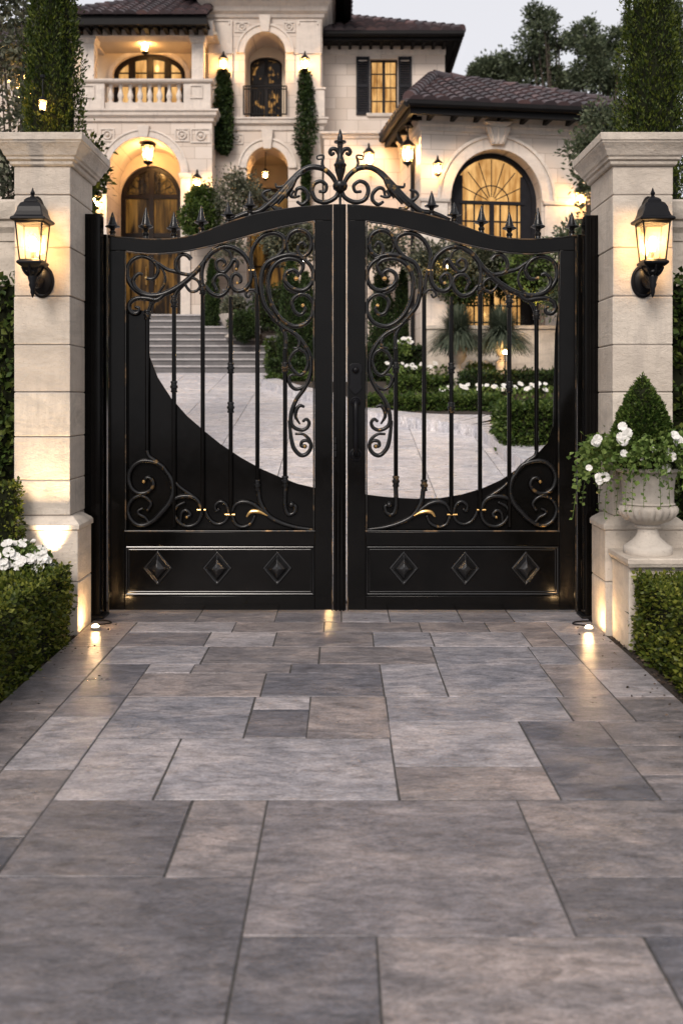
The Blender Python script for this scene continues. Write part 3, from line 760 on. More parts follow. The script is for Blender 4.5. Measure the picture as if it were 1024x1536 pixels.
def gate_leaf(side):
    lf = side < 0
    u = (lambda x: x) if lf else (lambda x: 548 + (472 - x) * 1.021)
    gx = lambda x: GX(u(x))
    root = thing('gate_leaf', 'black iron gate leaf without a handle, hung beside the petunias' if lf else
                 'black iron gate leaf carrying the lock plate and pull handle', 'gate', (gx(163), 0, 0), 'driveway gate leaves')
    y0, y1 = -0.028, 0.028
    # frame: stiles, curved head, rails
    fr = MB()
    Bx = [163] + [p[0] for p in BOT] + [499]
    xs = sorted(set([p[0] for p in TOP] + Bx))
    up = [(gx(x), GZ(curve_at(TOP, x))) for x in xs]
    lo = [(gx(x), GZ(curve_at(BOT, x))) for x in xs]
    fr.strip(up, lo, y0, y1)
    for a, b, top in ((163, 188, 376), (472, 499, 331)):
        fr.box(min(gx(a), gx(b)), max(gx(a), gx(b)), y0, y1, GZ(914), GZ(top))
    fr.box(min(gx(188), gx(472)), max(gx(188), gx(472)), y0, y1, GZ(818), GZ(797))
    fr.box(min(gx(188), gx(472)), max(gx(188), gx(472)), y0, y1, GZ(914), GZ(893))
    fr.build('frame', M['paint'], root, smooth=28, bevel=0.004)
    # beads along the arrises: worn bronze and warm edge highlights in the colour
    bd = MB()
    rail_top = [(gx(x), y0 + 0.006, GZ(curve_at(TOP, x)) + 0.004) for x in np.linspace(163, 499, 60)]
    bd.tube(rail_top, 0.0065, 6)
    inner = [(gx(x), y0 + 0.002, GZ(curve_at(BOT, x) + 1.5)) for x in np.linspace(189.5, 470.5, 50)]
    bd.tube(inner, 0.006, 6)
    for x in (189.5, 470.5):
        bd.tube([(gx(x), y0 + 0.002, GZ(curve_at(BOT, x) + 2)), (gx(x), y0 + 0.002, GZ(796.5))], 0.0055, 6, up=(1, 0, 0))
    bd.tube([(gx(188), y0 + 0.002, GZ(796)), (gx(472), y0 + 0.002, GZ(796))], 0.0065, 6)
    bd.tube([(gx(164.5), y0, GZ(358)), (gx(164.5), y0, GZ(915))], 0.004, 6, up=(1, 0, 0))
    bd.tube([(gx(498), y0, GZ(312)), (gx(498), y0, GZ(915))], 0.004, 6, up=(1, 0, 0))
    bd.build('edge_bead', M['bead'], root)
    # lower panel with mouldings and diamond bosses
    xa, xb = sorted((gx(188), gx(472)))
    pn = MB().box(xa, xb, -0.012, 0.012, GZ(893), GZ(818))
    pn.build('lower_panel', M['paint'], root, smooth=0)
    ml = MB()
    for o, r in ((0.012, 0.0085), (0.030, 0.0045)):
        c = [(xa + o, GZ(818) - o), (xb - o, GZ(818) - o), (xb - o, GZ(893) + o), (xa + o, GZ(893) + o)]
        for i in range(4):
            p, q = c[i], c[(i + 1) % 4]
            ml.tube([(p[0], -0.014, p[1]), (q[0], -0.014, q[1])], r, 8, up=(0, 1, 0))
    ml.build('panel_moulding', M['iron_plain'], root)
    for cx in (237, 326, 416):
        x, z = gx(cx), GZ(852)
        ds = MB()
        for k, (s, d) in enumerate(((1.0, 0.0), (0.93, 0.014), (0.80, 0.016), (0.66, 0.012))):
            pass
        rings = [(0.112, 0.132, -0.012), (0.108, 0.128, -0.022), (0.094, 0.112, -0.024), (0.082, 0.098, -0.014), (0.078, 0.093, -0.020), (0.058, 0.070, -0.042), (0.036, 0.044, -0.058), (0.014, 0.018, -0.066)]
        vs, fs = [], []
        for a, b, d in rings:
            vs += [(x - a, d, z), (x, d, z - b), (x + a, d, z), (x, d, z + b)]
        for i in range(len(rings) - 1):
            for q in range(4):
                fs.append((i * 4 + q, i * 4 + (q + 1) % 4, i * 4 + 4 + (q + 1) % 4, i * 4 + 4 + q))
        n4 = 4 * (len(rings) - 1)
        fs.append((n4, n4 + 1, n4 + 2, n4 + 3))
        ds.add(vs, fs).build('diamond_boss', M['iron_plain'], root, smooth=0, bevel=0.005, seg=3)
    # solid sheet behind the bars, cut to a sweeping curve
    sheet = [(188, 463), (206, 464), (219, 466), (221, 500), (224, 535), (236, 566), (256, 597), (280, 624), (304, 645), (330, 666), (360, 686), (390, 703), (420, 716), (446, 726), (472, 732)] if lf else \
            [(188, 455), (193, 500), (195, 580), (196, 640), (204, 664), (222, 684), (246, 702), (272, 720), (300, 733), (330, 742), (362, 747.5), (400, 748.5), (440, 746), (472, 742)]
    bp = MB()
    a = [(gx(x), GZ(y)) for x, y in sheet]
    b = [(gx(x), GZ(798)) for x, y in sheet]
    if lf: b[0] = (gx(188), GZ(798))
    bp.strip(a, b, 0.018, 0.024)
    bp.build('backing_sheet', M['paint'], root, smooth=0)
    # bars
    bars = []
    for cx, t, bt in BARS:
        m = MB().tube([(gx(cx), 0, GZ(t)), (gx(cx), 0, GZ(bt))], 0.0165, 12, up=(1, 0, 0))
        bars.append(m.build('bar', M['paint'], root))
    for bi, cy, h, _ in COLLARS:
        m = MB(); r = 0.0165
        hh = h / 200.0
        prof = [(r, -hh), (r * 1.5, -hh), (r * 1.6, -hh * .72), (r * 1.3, -hh * .6), (r * 1.35, -hh * .3), (r * 1.75, -hh * .2), (r * 1.75, hh * .2), (r * 1.35, hh * .3), (r * 1.3, hh * .6), (r * 1.6, hh * .72), (r * 1.5, hh), (r, hh)]
        m.lathe(prof, (gx(BARS[bi][0]), 0, GZ(cy)), 14)
        m.build('collar', M['iron'], bars[bi])
    # scrollwork, each scroll one forged piece
    for i, (pts, rad, yo, bud) in enumerate(SCROLLS):
        P2 = crom(pts, 5)
        pr = [(gx(p[0]), yo, GZ(p[1])) for p in P2]
        rs = [v * 1.2 / 200.0 for v in lerp_list(rad, len(pr))]
        m = MB().tube(pr, rs, 8, flat=0.9)
        e = pr[-1]
        m.ball(e, rs[-1] * 1.15, 8)
        if i in (39,): m.ball(e, 0.026, 10)
        s = m.build('scroll', M['iron'], root, smooth=60)
        if i in BUDS:
            b = MB().ball((e[0], e[1] - 0.006, e[2]), BUDS[i] / 200.0, 10)
            b.build('gilt_bud', M['gilt'], s)
    # gilded leaf and clips in the bottom border
    lfp = crom(E_([(362, 572), (398, 528), (470, 525), (550, 562)]), 5)
    pr = [(gx(p[0]), -0.014, GZ(p[1])) for p in lfp]
    MB().tube(pr, [v / 200 for v in lerp_list([1.2, 3.0, 3.0, 0.8], len(pr))], 8).build('gilt_leaf', M['gilt'], root)
    for c, w in ((E_([(210, 553)])[0], 7.5), (D_([(835, 715)])[0], 6.5), (B_([(440, 485)])[0], 4.0)):
        MB().tube([(gx(c[0] - w), -0.006, GZ(c[1])), (gx(c[0] + w), -0.006, GZ(c[1]))], [0.008, 0.013, ][0:1] * 2, 8).build('gilt_clip', M['gilt'], root)
    # spear finials along the head rail
    for cx, t, bt in SPIKES_L:
        H = (bt - t) / 200.0
        if cx == 375: H = (curve_at(TOP, cx) - t) / 200.0; bt = curve_at(TOP, cx)
        prof = [(0.022, -0.012), (0.022, 0.01), (0.018, H * .12), (0.024, H * .16), (0.024, H * .22), (0.014, H * .26), (0.022, H * .34), (0.055, H * .40), (0.055, H * .43), (0.036, H * .47), (0.026, H * .60), (0.016, H * .80), (0.003, H)]
        xx = u(cx) if not (not lf and cx == 169) else 857
        MB().lathe(prof, (GX(xx), -0.004, GZ(bt)), 10, rot=0.3).build('spear_finial', M['iron'], root, smooth=40)
    # crest half
    uc = (lambda x: x) if lf else (lambda x: 1020 - x)
    for i, (pts, rad, yo, bud) in enumerate(CREST):
        P2 = crom(pts, 6)
        pr = [(GX(uc(p[0])), yo, GZ(p[1])) for p in P2]
        rs = [v / 200.0 for v in lerp_list(rad, len(pr))]
        m = MB().tube(pr, rs, 8, flat=0.85)
        m.ball(pr[-1], rs[-1] * 1.15, 8)
        m.build('crest_scroll', M['iron'], root, smooth=60)
    g = F_([(862, 405)])[0]
    MB().ball((GX(uc(g[0])), -0.012, GZ(g[1])), 0.017, 10).build('gilt_bud', M['gilt'], root)
    if lf:
        # meeting stile (astragal) with twin ribs, and the fleur finial at its head
        m = MB().box(GX(499.6), GX(518.8), -0.036, 0.03, GZ(914), GZ(307))
        st = m.build('meeting_stile', M['paint'], root, smooth=0, bevel=0.003)
        r = MB()
        for c in (504, 509.5, 515):
            r.tube([(GX(c), -0.037, GZ(312)), (GX(c), -0.037, GZ(915))], 0.0075, 8, up=(1, 0, 0))
        r.build('rib', M['paint'], st)
        hg = MB()
        for k in range(3):
            hg.lathe([(0.008, 0), (0.011, 0.004), (0.011, 0.042), (0.008, 0.046)], (GX(503), -0.05, GZ(685) + 0.05 * k), 10)
        hg.build('latch_pin', M['iron'], root)
        fz = lambda y: (600 - (190 + y / 6.206)) / 200.0 + EYE
        k = 1 / 6.206 / 200.0
        prof = [(12 * k, fz(720)), (14 * k, fz(625)), (40 * k, fz(600)), (64 * k, fz(580)), (72 * k, fz(550)), (64 * k, fz(522)), (22 * k, fz(508)), (30 * k, fz(470)), (50 * k, fz(405)), (52 * k, fz(372)), (60 * k, fz(362)), (60 * k, fz(350)), (48 * k, fz(338)), (40 * k, fz(310)), (30 * k, fz(285)), (22 * k, fz(250)), (24 * k, fz(200)), (30 * k, fz(155)), (58 * k, fz(148)), (58 * k, fz(134)), (26 * k, fz(126)), (28 * k, fz(105)), (20 * k, fz(70)), (3 * k, fz(20))]
        MB().lathe(prof, (GX(510), -0.004, 0), 12, rot=0.26).build('fleur_finial', M['iron'], root, smooth=40)
        for s in (-1, 1):
            q = crom(F_([(990, 275), (972, 235), (950, 208), (915, 205), (898, 235), (912, 258), (930, 248)]), 5)
            pr = [(GX(510 + s * (510 - p[0])), -0.004, GZ(p[1])) for p in q]
            m = MB().tube(pr, [v / 200 for v in lerp_list([2.8, 3.4, 3.0, 2.4], len(pr))], 8)
            m.ball(pr[-1], 0.014, 8)
            m.build('finial_scroll', M['iron'], root, smooth=60)
    else:
        # lock plate and pull handle
        x = GX(533)
        pl = MB()
        out = [(-9.5, 548), (-5, 545), (5, 545), (9.5, 548), (10, 556), (8.5, 561), (8.5, 578), (10, 582), (5, 588), (0, 592), (-5, 588), (-10, 582), (-8.5, 578), (-8.5, 561), (-10, 556)]
        pl.prism([(GX(533 + a), GZ(b)) for a, b in out], -0.040, -0.026)
        lp = pl.build('lock_plate', M['black_metal'], root, smooth=0, bevel=0.003)
        MB().ball((x, -0.042, GZ(555)), 0.026, 12).build('lock_cylinder', M['black_metal'], lp)
        h = MB()
        pts = crom([(x, -0.03, GZ(604)), (x, -0.07, GZ(602)), (x, -0.098, GZ(612)), (x, -0.105, GZ(640)), (x, -0.098, GZ(666)), (x, -0.07, GZ(680)), (x, -0.03, GZ(682))], 5)
        h.tube(pts, lerp_list([0.020, 0.018, 0.020, 0.017, 0.020, 0.017, 0.018], len(pts)), 10, up=(1, 0, 0))
        hd = h.build('pull_handle', M['black_metal'], root, smooth=50)
        for zz, rr in ((603, 0.042), (682, 0.050)):
            ro = MB()
            vs_ = [(rr, 0.0), (rr, 0.008), (rr * .8, 0.014), (rr * .7, 0.010), (rr * .5, 0.018), (0.005, 0.022)]
            mm = Matrix.Translation((x, -0.027, GZ(zz))) @ Matrix.Rotation(R(90), 4, 'X')
            ro.xf = mm; ro.lathe(vs_, (0, 0, 0), 18); ro.xf = None
            ro.build('rosette', M['black_metal'], hd)
    return root
gate_leaf(-1); gate_leaf(1)

# gate posts and hinges
def gate_post(side):
    lf = side < 0
    D = 7.29
    xa, xb = (X(124.5, D), X(150, D)) if lf else (X(877.5, D), X(901, D))
    y0 = Yd(D)
    root = thing('gate_post', 'tall square black steel gate post against the pillar by the petunias' if lf else
                 'tall square black steel gate post against the pillar behind the urn', 'gate post', ((xa + xb) / 2, y0 + 0.06, 0), 'steel gate posts')
    m = MB()
    m.box(xa, xb, y0, y0 + 0.12, -0.03, Z(320 if lf else 322, D))
    m.build('post', M['paint'], root, smooth=0, bevel=0.006)
    t = MB()
    for k in (0.22, 0.42, 0.68):
        xx = xa + (xb - xa) * k
        t.tube([(xx, y0 - 0.001, 0.02), (xx, y0 - 0.001, Z(326, D))], 0.005, 6, up=(1, 0, 0))
    t.build('flute', M['paint'], root)
    # jamb channel between post and leaf
    ja, jb = (GX(148), GX(161)) if lf else (GX(865), GX(880))
    jm = MB().box(ja, jb, -0.03, 0.06, -0.03, GZ(352))
    jm.build('jamb', M['paint'], root, smooth=0, bevel=0.003)
    px = 155.5 if lf else 871.5
    for za, zb in ((400, 437), (652, 690), (840, 880)):
        h = MB(); n = 5; L = (zb - za) / 200.0
        for k in range(n):
            z = GZ(zb) + L * k / n
            h.lathe([(0.009, 0.001), (0.012, 0.004), (0.012, L / n - 0.004), (0.009, L / n - 0.001)], (GX(px), -0.042, z), 10)
        h.ball((GX(px), -0.042, GZ(za) + 0.004), 0.012, 8); h.ball((GX(px), -0.042, GZ(zb) - 0.004), 0.012, 8)
        h.build('hinge', M['bead'], root)
    ft = MB().box(min(xa, ja) - 0.02, max(xb, jb) + 0.03, y0 - 0.035, y0 + 0.15, -0.01, 0.018)
    ft.build('foot_plate', M['black_metal'], root, smooth=0, bevel=0.003)
    return root
gate_post(-1); gate_post(1)

# ================================================================== PILLAR LANTERNS
def pillar_lantern(cx, label):
    D = 6.68; y = Yd(D); yw = Yd(6.9)
    z = lambda py: Z(py, D)
    root = thing('wall_lantern', label, 'lantern', (cx, yw, z(445)), 'carriage lanterns on the gate pillars')
    def frus(mb, prof, rot=PI / 4):
        mb.lathe([(r * 1.41421, zz) for r, zz in prof], (cx, y, 0), 4, rot=rot)
    roof = MB()
    frus(roof, [(0.104, z(334)), (0.117, z(332)), (0.116, z(329)), (0.096, z(326)), (0.084, z(319)), (0.078, z(312)), (0.064, z(306)), (0.044, z(303)), (0.046, z(301)), (0.034, z(298)), (0.022, z(296))])
    roof.build('roof', M['black_metal'], root, smooth=0, bevel=0.004)
    fin = MB().lathe([(0.016, z(298)), (0.022, z(296)), (0.010, z(293)), (0.014, z(291)), (0.016, z(289)), (0.009, z(286)), (0.002, z(281))], (cx, y, 0), 10)
    fin.build('finial', M['black_metal'], root)
    # tapered cage: four posts, top and bottom rings
    ht, hb, zt, zb = 0.088, 0.066, z(334), z(392)
    cg = MB()
    for sx in (-1, 1):
        for sy in (-1, 1):
            cg.tube([(cx + sx * ht, y + sy * ht, zt), (cx + sx * hb, y + sy * hb, zb)], 0.0055, 6, up=(1, 0, 0))
    for h, zz, t in ((ht, zt - 0.006, 0.007), (hb, zb + 0.004, 0.007)):
        c = [(cx - h, y - h), (cx + h, y - h), (cx + h, y + h), (cx - h, y + h)]
        for i in range(4):
            p, q = c[i], c[(i + 1) % 4]
            cg.tube([(*p, zz), (*q, zz)], t, 6, up=(0, 0, 1))
    cg.build('cage', M['black_metal'], root)
    gl = MB()
    for i in range(4):
        a, b = [(-1, -1), (1, -1), (1, 1), (-1, 1)][i], [(1, -1), (1, 1), (-1, 1), (-1, -1)][i]
        kt, kb = ht - 0.002, hb - 0.002
        gl.add([(cx + a[0] * kb, y + a[1] * kb, zb), (cx + b[0] * kb, y + b[1] * kb, zb), (cx + b[0] * kt, y + b[1] * kt, zt), (cx + a[0] * kt, y + a[1] * kt, zt)], [(0, 1, 2, 3)])
    gl.build('glass', M['glass'], root, smooth=0, recalc=False)
    bu = MB().lathe([(0.010, -0.05), (0.014, -0.03), (0.026, 0.0), (0.028, 0.016), (0.020, 0.036), (0.008, 0.048)], (cx, y, z(366)), 14)
    bulb = bu.build('bulb', M['bulb'], root)
    cn = MB().tube([(cx, y, zb + 0.002), (cx, y, z(375))], 0.011, 10, up=(1, 0, 0)).build('candle_tube', M['black_metal'], root)
    # base tray, leafy drop and curled arm to the round backplate
    tr = MB()
    frus(tr, [(0.072, z(391)), (0.084, z(393)), (0.084, z(396)), (0.070, z(399)), (0.050, z(402)), (0.040, z(406))])
    tr.build('tray', M['black_metal'], root, smooth=0, bevel=0.003)
    dr = MB().lathe([(0.040, z(404)), (0.046, z(408)), (0.030, z(413)), (0.034, z(416)), (0.022, z(424)), (0.026, z(427)), (0.014, z(434)), (0.016, z(438)), (0.004, z(446))], (cx, y, 0), 12)
    for k in range(8):
        a = 2 * PI * k / 8
        p = [(cx + 0.02 * math.cos(a), y + 0.02 * math.sin(a), z(416)), (cx + 0.05 * math.cos(a), y + 0.05 * math.sin(a), z(409)), (cx + 0.072 * math.cos(a), y + 0.072 * math.sin(a), z(400)), (cx + 0.062 * math.cos(a), y + 0.062 * math.sin(a), z(396))]
        dr.tube(crom(p, 4), lerp_list([0.004, 0.008, 0.006, 0.003], 13), 6, up=(0, 0, 1))
    dr.build('leaf_drop', M['black_metal'], root, smooth=40)
    ar = MB()
    ar.tube(crom([(cx, y, z(410)), (cx, y + 0.06, z(425)), (cx, y + 0.13, z(424)), (cx, yw - 0.02, z(416))], 5), lerp_list([0.018, 0.016, 0.02, 0.026], 16), 10, up=(1, 0, 0))
    ar.build('arm', M['black_metal'], root, smooth=50)
    ar = MB()
    ar.tube(crom([(cx, y + 0.03, z(303)), (cx, y + 0.09, z(296)), (cx, y + 0.16, z(305)), (cx, y + 0.195, z(325)), (cx, yw - 0.016, z(345))], 5), lerp_list([0.012, 0.03, 0.034, 0.026, 0.018], 21), 10, up=(1, 0, 0))
    ar.build('scroll_arm', M['black_metal'], root, smooth=50)
    bp = MB(Matrix.Translation((cx, yw, z(416))) @ Matrix.Rotation(R(90), 4, 'X'))
    vs_ = [(0.092, 0.0), (0.092, 0.010), (0.080, 0.018), (0.072, 0.014), (0.060, 0.024), (0.004, 0.030)]
    vals = []
    bp.lathe(vs_, (0, 0, 0), 28)
    bp.xf = None
    for i in range(len(bp.v)): bp.v[i] = Vector((bp.v[i].x * 0.9 + cx * 0.1, bp.v[i].y, (bp.v[i].z - z(416)) * 1.25 + z(416)))
    bp.build('backplate', M['black_metal'], root, smooth=40)
    return root
pillar_lantern(-2.062, 'black carriage lantern, lit, on the pillar beside the petunias')
pillar_lantern(2.078, 'black carriage lantern, lit, on the pillar above the stone urn')

# ================================================================== GROUND LAMPS
def puck(x, y, label, k=1.0):
    root = thing('ground_lamp', label, 'ground lamp', (x, y, 0), 'small ground lamps')
    b = MB().lathe([(0.034 * k, 0.001), (0.036 * k, 0.014 * k), (0.030 * k, 0.020 * k), (0.012 * k, 0.0205 * k)], (x, y, 0), 18)
    b.build('housing', M['urn'], root)
    l = MB().lathe([(0.020 * k, 0.018 * k), (0.020 * k, 0.024 * k), (0.014 * k, 0.031 * k), (0.003 * k, 0.033 * k)], (x, y, 0), 16)
    l.build('lens', M['puck'], root)
    s = -1 if x < 0 else 1
    if abs(x) > 1:
        w_ = crom([(x + s * 0.03, y + 0.01, 0.006), (x + s * 0.02, y + 0.10, 0.008), (x - s * 0.07, y + 0.17, 0.007), (x - s * 0.02, y + 0.24, 0.008), (x + s * 0.09, y + 0.27, 0.006)], 5)
        MB().tube(w_, 0.005, 6, up=(0, 0, 1)).build('cable', M['black_metal'], root)
    return root
puck(-1.705, Yd(6.93), 'small glowing ground lamp at the foot of the gate post by the petunias')
puck(1.705, Yd(6.90), 'small glowing ground lamp at the foot of the gate post near the urn')
puck(GX(492), 0.40, 'small glowing ground lamp just inside the gate, behind the meeting stiles', 1.0)
# the uplight that washes the pillar by the petunias
def spike_light(x, y, z0, label):
    root = thing('spike_light', label, 'garden light', (x, y, 0))
    MB().tube([(x, y, -0.03), (x, y, z0 - 0.05)], 0.008, 8, up=(1, 0, 0)).build('stake', M['black_metal'], root)
    MB().lathe([(0.018, -0.06), (0.034, -0.05), (0.040, 0.0), (0.036, 0.002), (0.034, -0.01)], (x, y, z0), 16).build('hood', M['black_metal'], root)
    MB().lathe([(0.030, -0.022), (0.030, -0.014), (0.004, -0.013)], (x, y, z0), 16).build('lens', M['puck'], root)
    li = bpy.data.lights.new('spike_beam', 'SPOT'); li.energy = 95; li.spot_size = R(60); li.spot_blend = 1.0; li.color = (1.0, 0.70, 0.38); li.shadow_soft_size = 0.035
    lo = bpy.data.objects.new('spike_beam', li); COL.objects.link(lo)
    lo.location = (x, y, z0 + 0.012)
    tgt = Vector((x - 0.03, Yd(6.9), 1.15)); lo.rotation_euler = (Vector(lo.location) - tgt).to_track_quat('Z', 'Y').to_euler()
spike_light(-1.965, Yd(6.765), 0.47, 'black spike light among the petunias, aimed up the pillar')

# ================================================================== HEDGES AND FLOWERS IN FRONT
def hedge(name, x0, x1, y0, y1, z0, z1, n, label, leaf='box_leaf', size=(0.016, 0.030), rough=0.022, zf=None, group=None, cat='hedge', m=None, bare=0.0):
    """clipped hedge: leaves over all faces of a box with an uneven surface."""
    w, d, h = x1 - x0, y1 - y0, z1 - z0
    areas = np.array([w * d, w * h, w * h, d * h, d * h]); pr = areas / areas.sum()
    face = RNG.choice(5, n, p=pr)
    u = RNG.random(n); v = RNG.random(n)
    P = np.zeros((n, 3)); Nn = np.zeros((n, 3))
    f = face == 0; P[f] = np.stack([x0 + u[f] * w, y0 + v[f] * d, np.full(f.sum(), z1)], 1); Nn[f] = (0, 0, 1)
    f = face == 1; P[f] = np.stack([x0 + u[f] * w, np.full(f.sum(), y0), z0 + v[f] * h], 1); Nn[f] = (0, -1, 0.25)
    f = face == 2; P[f] = np.stack([x0 + u[f] * w, np.full(f.sum(), y1), z0 + v[f] * h], 1); Nn[f] = (0, 1, 0.25)
    f = face == 3; P[f] = np.stack([np.full(f.sum(), x0), y0 + u[f] * d, z0 + v[f] * h], 1); Nn[f] = (-1, 0, 0.25)
    f = face == 4; P[f] = np.stack([np.full(f.sum(), x1), y0 + u[f] * d, z0 + v[f] * h], 1); Nn[f] = (1, 0, 0.25)
    wob = (np.sin(P[:, 0] * 9.1 + P[:, 1] * 7.3) + np.sin(P[:, 2] * 12.7 + P[:, 1] * 11.9 + 1.3) + np.sin(P[:, 0] * 23 + P[:, 2] * 19)) * rough * 0.5
    P += Nn * (wob + RNG.normal(size=n) * rough * 0.7 - rough * 1.3)[:, None]
    # round the arrises a little
    c = np.array([(x0 + x1) / 2, (y0 + y1) / 2, (z0 + z1) / 2]); hs_ = np.array([w, d, h]) / 2
    q = np.abs((P - c) / hs_); edge = np.clip(np.sort(q, axis=1)[:, 1] - 0.8, 0, 1) * 0.16
    P = c + (P - c) * (1 - edge)[:, None]
    Dr = Nn * 0.9 + RNG.normal(size=(n, 3)) * 0.65
    sz_ = RNG.uniform(*size, n)
    shoot = RNG.random(n) < 0.035
    P[shoot] += Nn[shoot] * (RNG.random(shoot.sum()) * rough * 1.8)[:, None]; sz_[shoot] *= 1.35
    qd = leaf_arrays(P, Dr, sz_, 0.62, 0.12)
    if zf is not None: qd[:, :, 2] += np.vectorize(zf)(qd[:, :, 1])
    core = MB(); k = rough * 1.8
    cvs = [(x0 + k, y0 + k, z0), (x1 - k, y0 + k, z0), (x1 - k, y1 - k, z0), (x0 + k, y1 - k, z0), (x0 + k, y0 + k, z1 - k), (x1 - k, y0 + k, z1 - k), (x1 - k, y1 - k, z1 - k), (x0 + k, y1 - k, z1 - k)]
    if zf is not None: cvs = [(a, b, cc + zf(b)) for a, b, cc in cvs]
    core.add(cvs, [(0, 3, 2, 1), (4, 5, 6, 7), (0, 1, 5, 4), (1, 2, 6, 5), (2, 3, 7, 6), (3, 0, 4, 7)])
    base = ((x0 + x1) / 2, (y0 + y1) / 2, z0 + (zf((y0 + y1) / 2) if zf else 0))
    qm = m
    if qm is not None:
        ctr = Vector(base)
        T = Matrix.Translation(ctr) @ Matrix.Rotation(qm, 4, 'Z') @ Matrix.Translation(-ctr)
        Rn = np.array(T)
        qd = (qd.reshape(-1, 3) @ Rn[:3, :3].T + Rn[:3, 3]).reshape(qd.shape)
        core.v = [T @ p for p in core.v]
    o = leaf_mesh(name, qd, [M[leaf], M['core']], None, base, core)
    return tag(o, label, cat, group)

hedge('boxwood_hedge', -2.75, -1.790, Yd(3.9), Yd(6.72), -0.03, 0.51, 30000, 'low clipped boxwood hedge edging the paving below the white petunias', size=(0.018, 0.036))
hedge('boxwood_hedge', 1.85, 2.75, Yd(3.9), Yd(6.40), -0.03, 0.50, 26000, 'low clipped boxwood hedge edging the paving in front of the urn pedestal', size=(0.018, 0.036))
hedge('boxwood_hedge', -3.4, -2.165, Yd(6.66), Yd(6.83), -0.03, 1.05, 9000, 'waist-high clipped hedge standing behind the white petunias', size=(0.02, 0.04))
def ivy(x0, x1, label):
    n = 6500
    P = np.stack([RNG.uniform(x0, x1, n), np.full(n, 0.10) - RNG.random(n) ** 1.5 * 0.16, RNG.uniform(0.0, 2.58, n)], 1)
    P[:, 2] -= RNG.random(n) * 0.08
    qd = leaf_arrays(P, rand_dirs(n, (0, -0.7, -0.35), 0.6), RNG.uniform(0.035, 0.075, n), 0.75, 0.1)
    core = MB().box(x0 + 0.02, x1 - 0.02, 0.05, 0.118, -0.03, 2.45)
    return tag(leaf_mesh('ivy_screen', qd, [M['ivy_leaf'], M['core']], None, ((x0 + x1) / 2, 0.1, 0), core), label, 'ivy', 'ivy on the flanking walls')
ivy(-3.6, -2.30, 'glossy ivy climbing the wall beyond the pillar by the petunias')
ivy(2.31, 3.6, 'glossy ivy climbing the wall beyond the pillar by the urn')

def flower(mb_quads, c, r, n=5, up=(0, 0, 1)):
    """one open bloom: n broad petals round a centre."""
    upv = Vector(up).normalized()
    a = upv.orthogonal().normalized(); b = upv.cross(a)
    ph = random.uniform(0, 2 * PI)
    for k in range(n):
        t = ph + 2 * PI * k / n + random.uniform(-.08, .08)
        dv = a * math.cos(t) + b * math.sin(t)
        w = (a * -math.sin(t) + b * math.cos(t)) * r * 0.62
        p0 = Vector(c); p1 = p0 + dv * r * 0.62 + upv * r * 0.22
        tip = p0 + dv * r + upv * r * 0.08
        cup = random.uniform(0.05, 0.22)
        q0 = p0 + upv * r * -0.12
        l1, r1 = p0 + dv * r * 0.45 + w * 0.72 + upv * r * 0.16, p0 + dv * r * 0.45 - w * 0.72 + upv * r * 0.16
        l2, r2 = p0 + dv * r * 0.88 + w * 0.80 + upv * r * cup, p0 + dv * r * 0.88 - w * 0.80 + upv * r * cup
        tip = p0 + dv * r * 1.0 + upv * r * (cup - 0.10)
        for qd in ((q0, l1, l2, tip), (q0, tip, r2, r1)): mb_quads.append([tuple(v) for v in qd])

def bloom_plant(name, label, cat, centre, spread, n_leaf, n_bloom, leaf, lsize, brad, group=None, face=(0, -0.6, 0.8), dome=True):
    root = thing(name, label, cat, centre, group)
    c = np.array(centre); s = np.array(spread)
    d = RNG.normal(size=(n_leaf, 3)); d /= np.linalg.norm(d, axis=1, keepdims=True)
    d[:, 2] = np.abs(d[:, 2])
    rr = RNG.random((n_leaf, 1)) ** 0.4
    P = c + d * rr * s
    core = MB().ball((0, 0, 0), 1.0, 10)
    core.v = [Vector((c[0] + p.x * s[0] * .45, c[1] + p.y * s[1] * .35, c[2] + max(p.z, -0.2) * s[2] * .4)) for p in core.v]
    leaf_mesh('foliage', leaf_arrays(P, d * 0.7 + RNG.normal(size=(n_leaf, 3)) * 0.6, RNG.uniform(*lsize, n_leaf), 0.7, 0.12), [M[leaf], M['core']], root, None, core)
    qs = []
    for _ in range(n_bloom):
        v = Vector((random.gauss(0, 1), random.gauss(0, 1) - 0.5, abs(random.gauss(0, 1)) + 0.25)).normalized()
        p = Vector((c[0] + v.x * s[0], c[1] + v.y * s[1], c[2] + v.z * s[2]))
        f = (v + Vector(face) * 0.9 + Vector((random.gauss(0, .25), random.gauss(0, .25), random.gauss(0, .25)))).normalized()
        flower(qs, p + f * 0.012, brad * random.uniform(0.75, 1.15), 5, f)
    leaf_mesh('blossoms', np.array(qs), [M['petal']], root)
    return root
for i, (px, pz, sx) in enumerate(((10, 0.50, 0.13), (36, 0.49, 0.12), (60, 0.44, 0.09))):
    D = 6.52 + 0.02 * i
    bloom_plant('petunia_plant', ['white petunia plant farthest from the paving, against the tall hedge', 'fullest white petunia plant, between the other two petunias', 'white petunia plant nearest the gate, glowing in the uplight'][i], 'flowers',
                (X(px, D), Yd(D), pz), (sx, 0.12, 0.17), 420, 16, 'trail_leaf', (0.03, 0.055), 0.036, 'white petunias by the pillar')

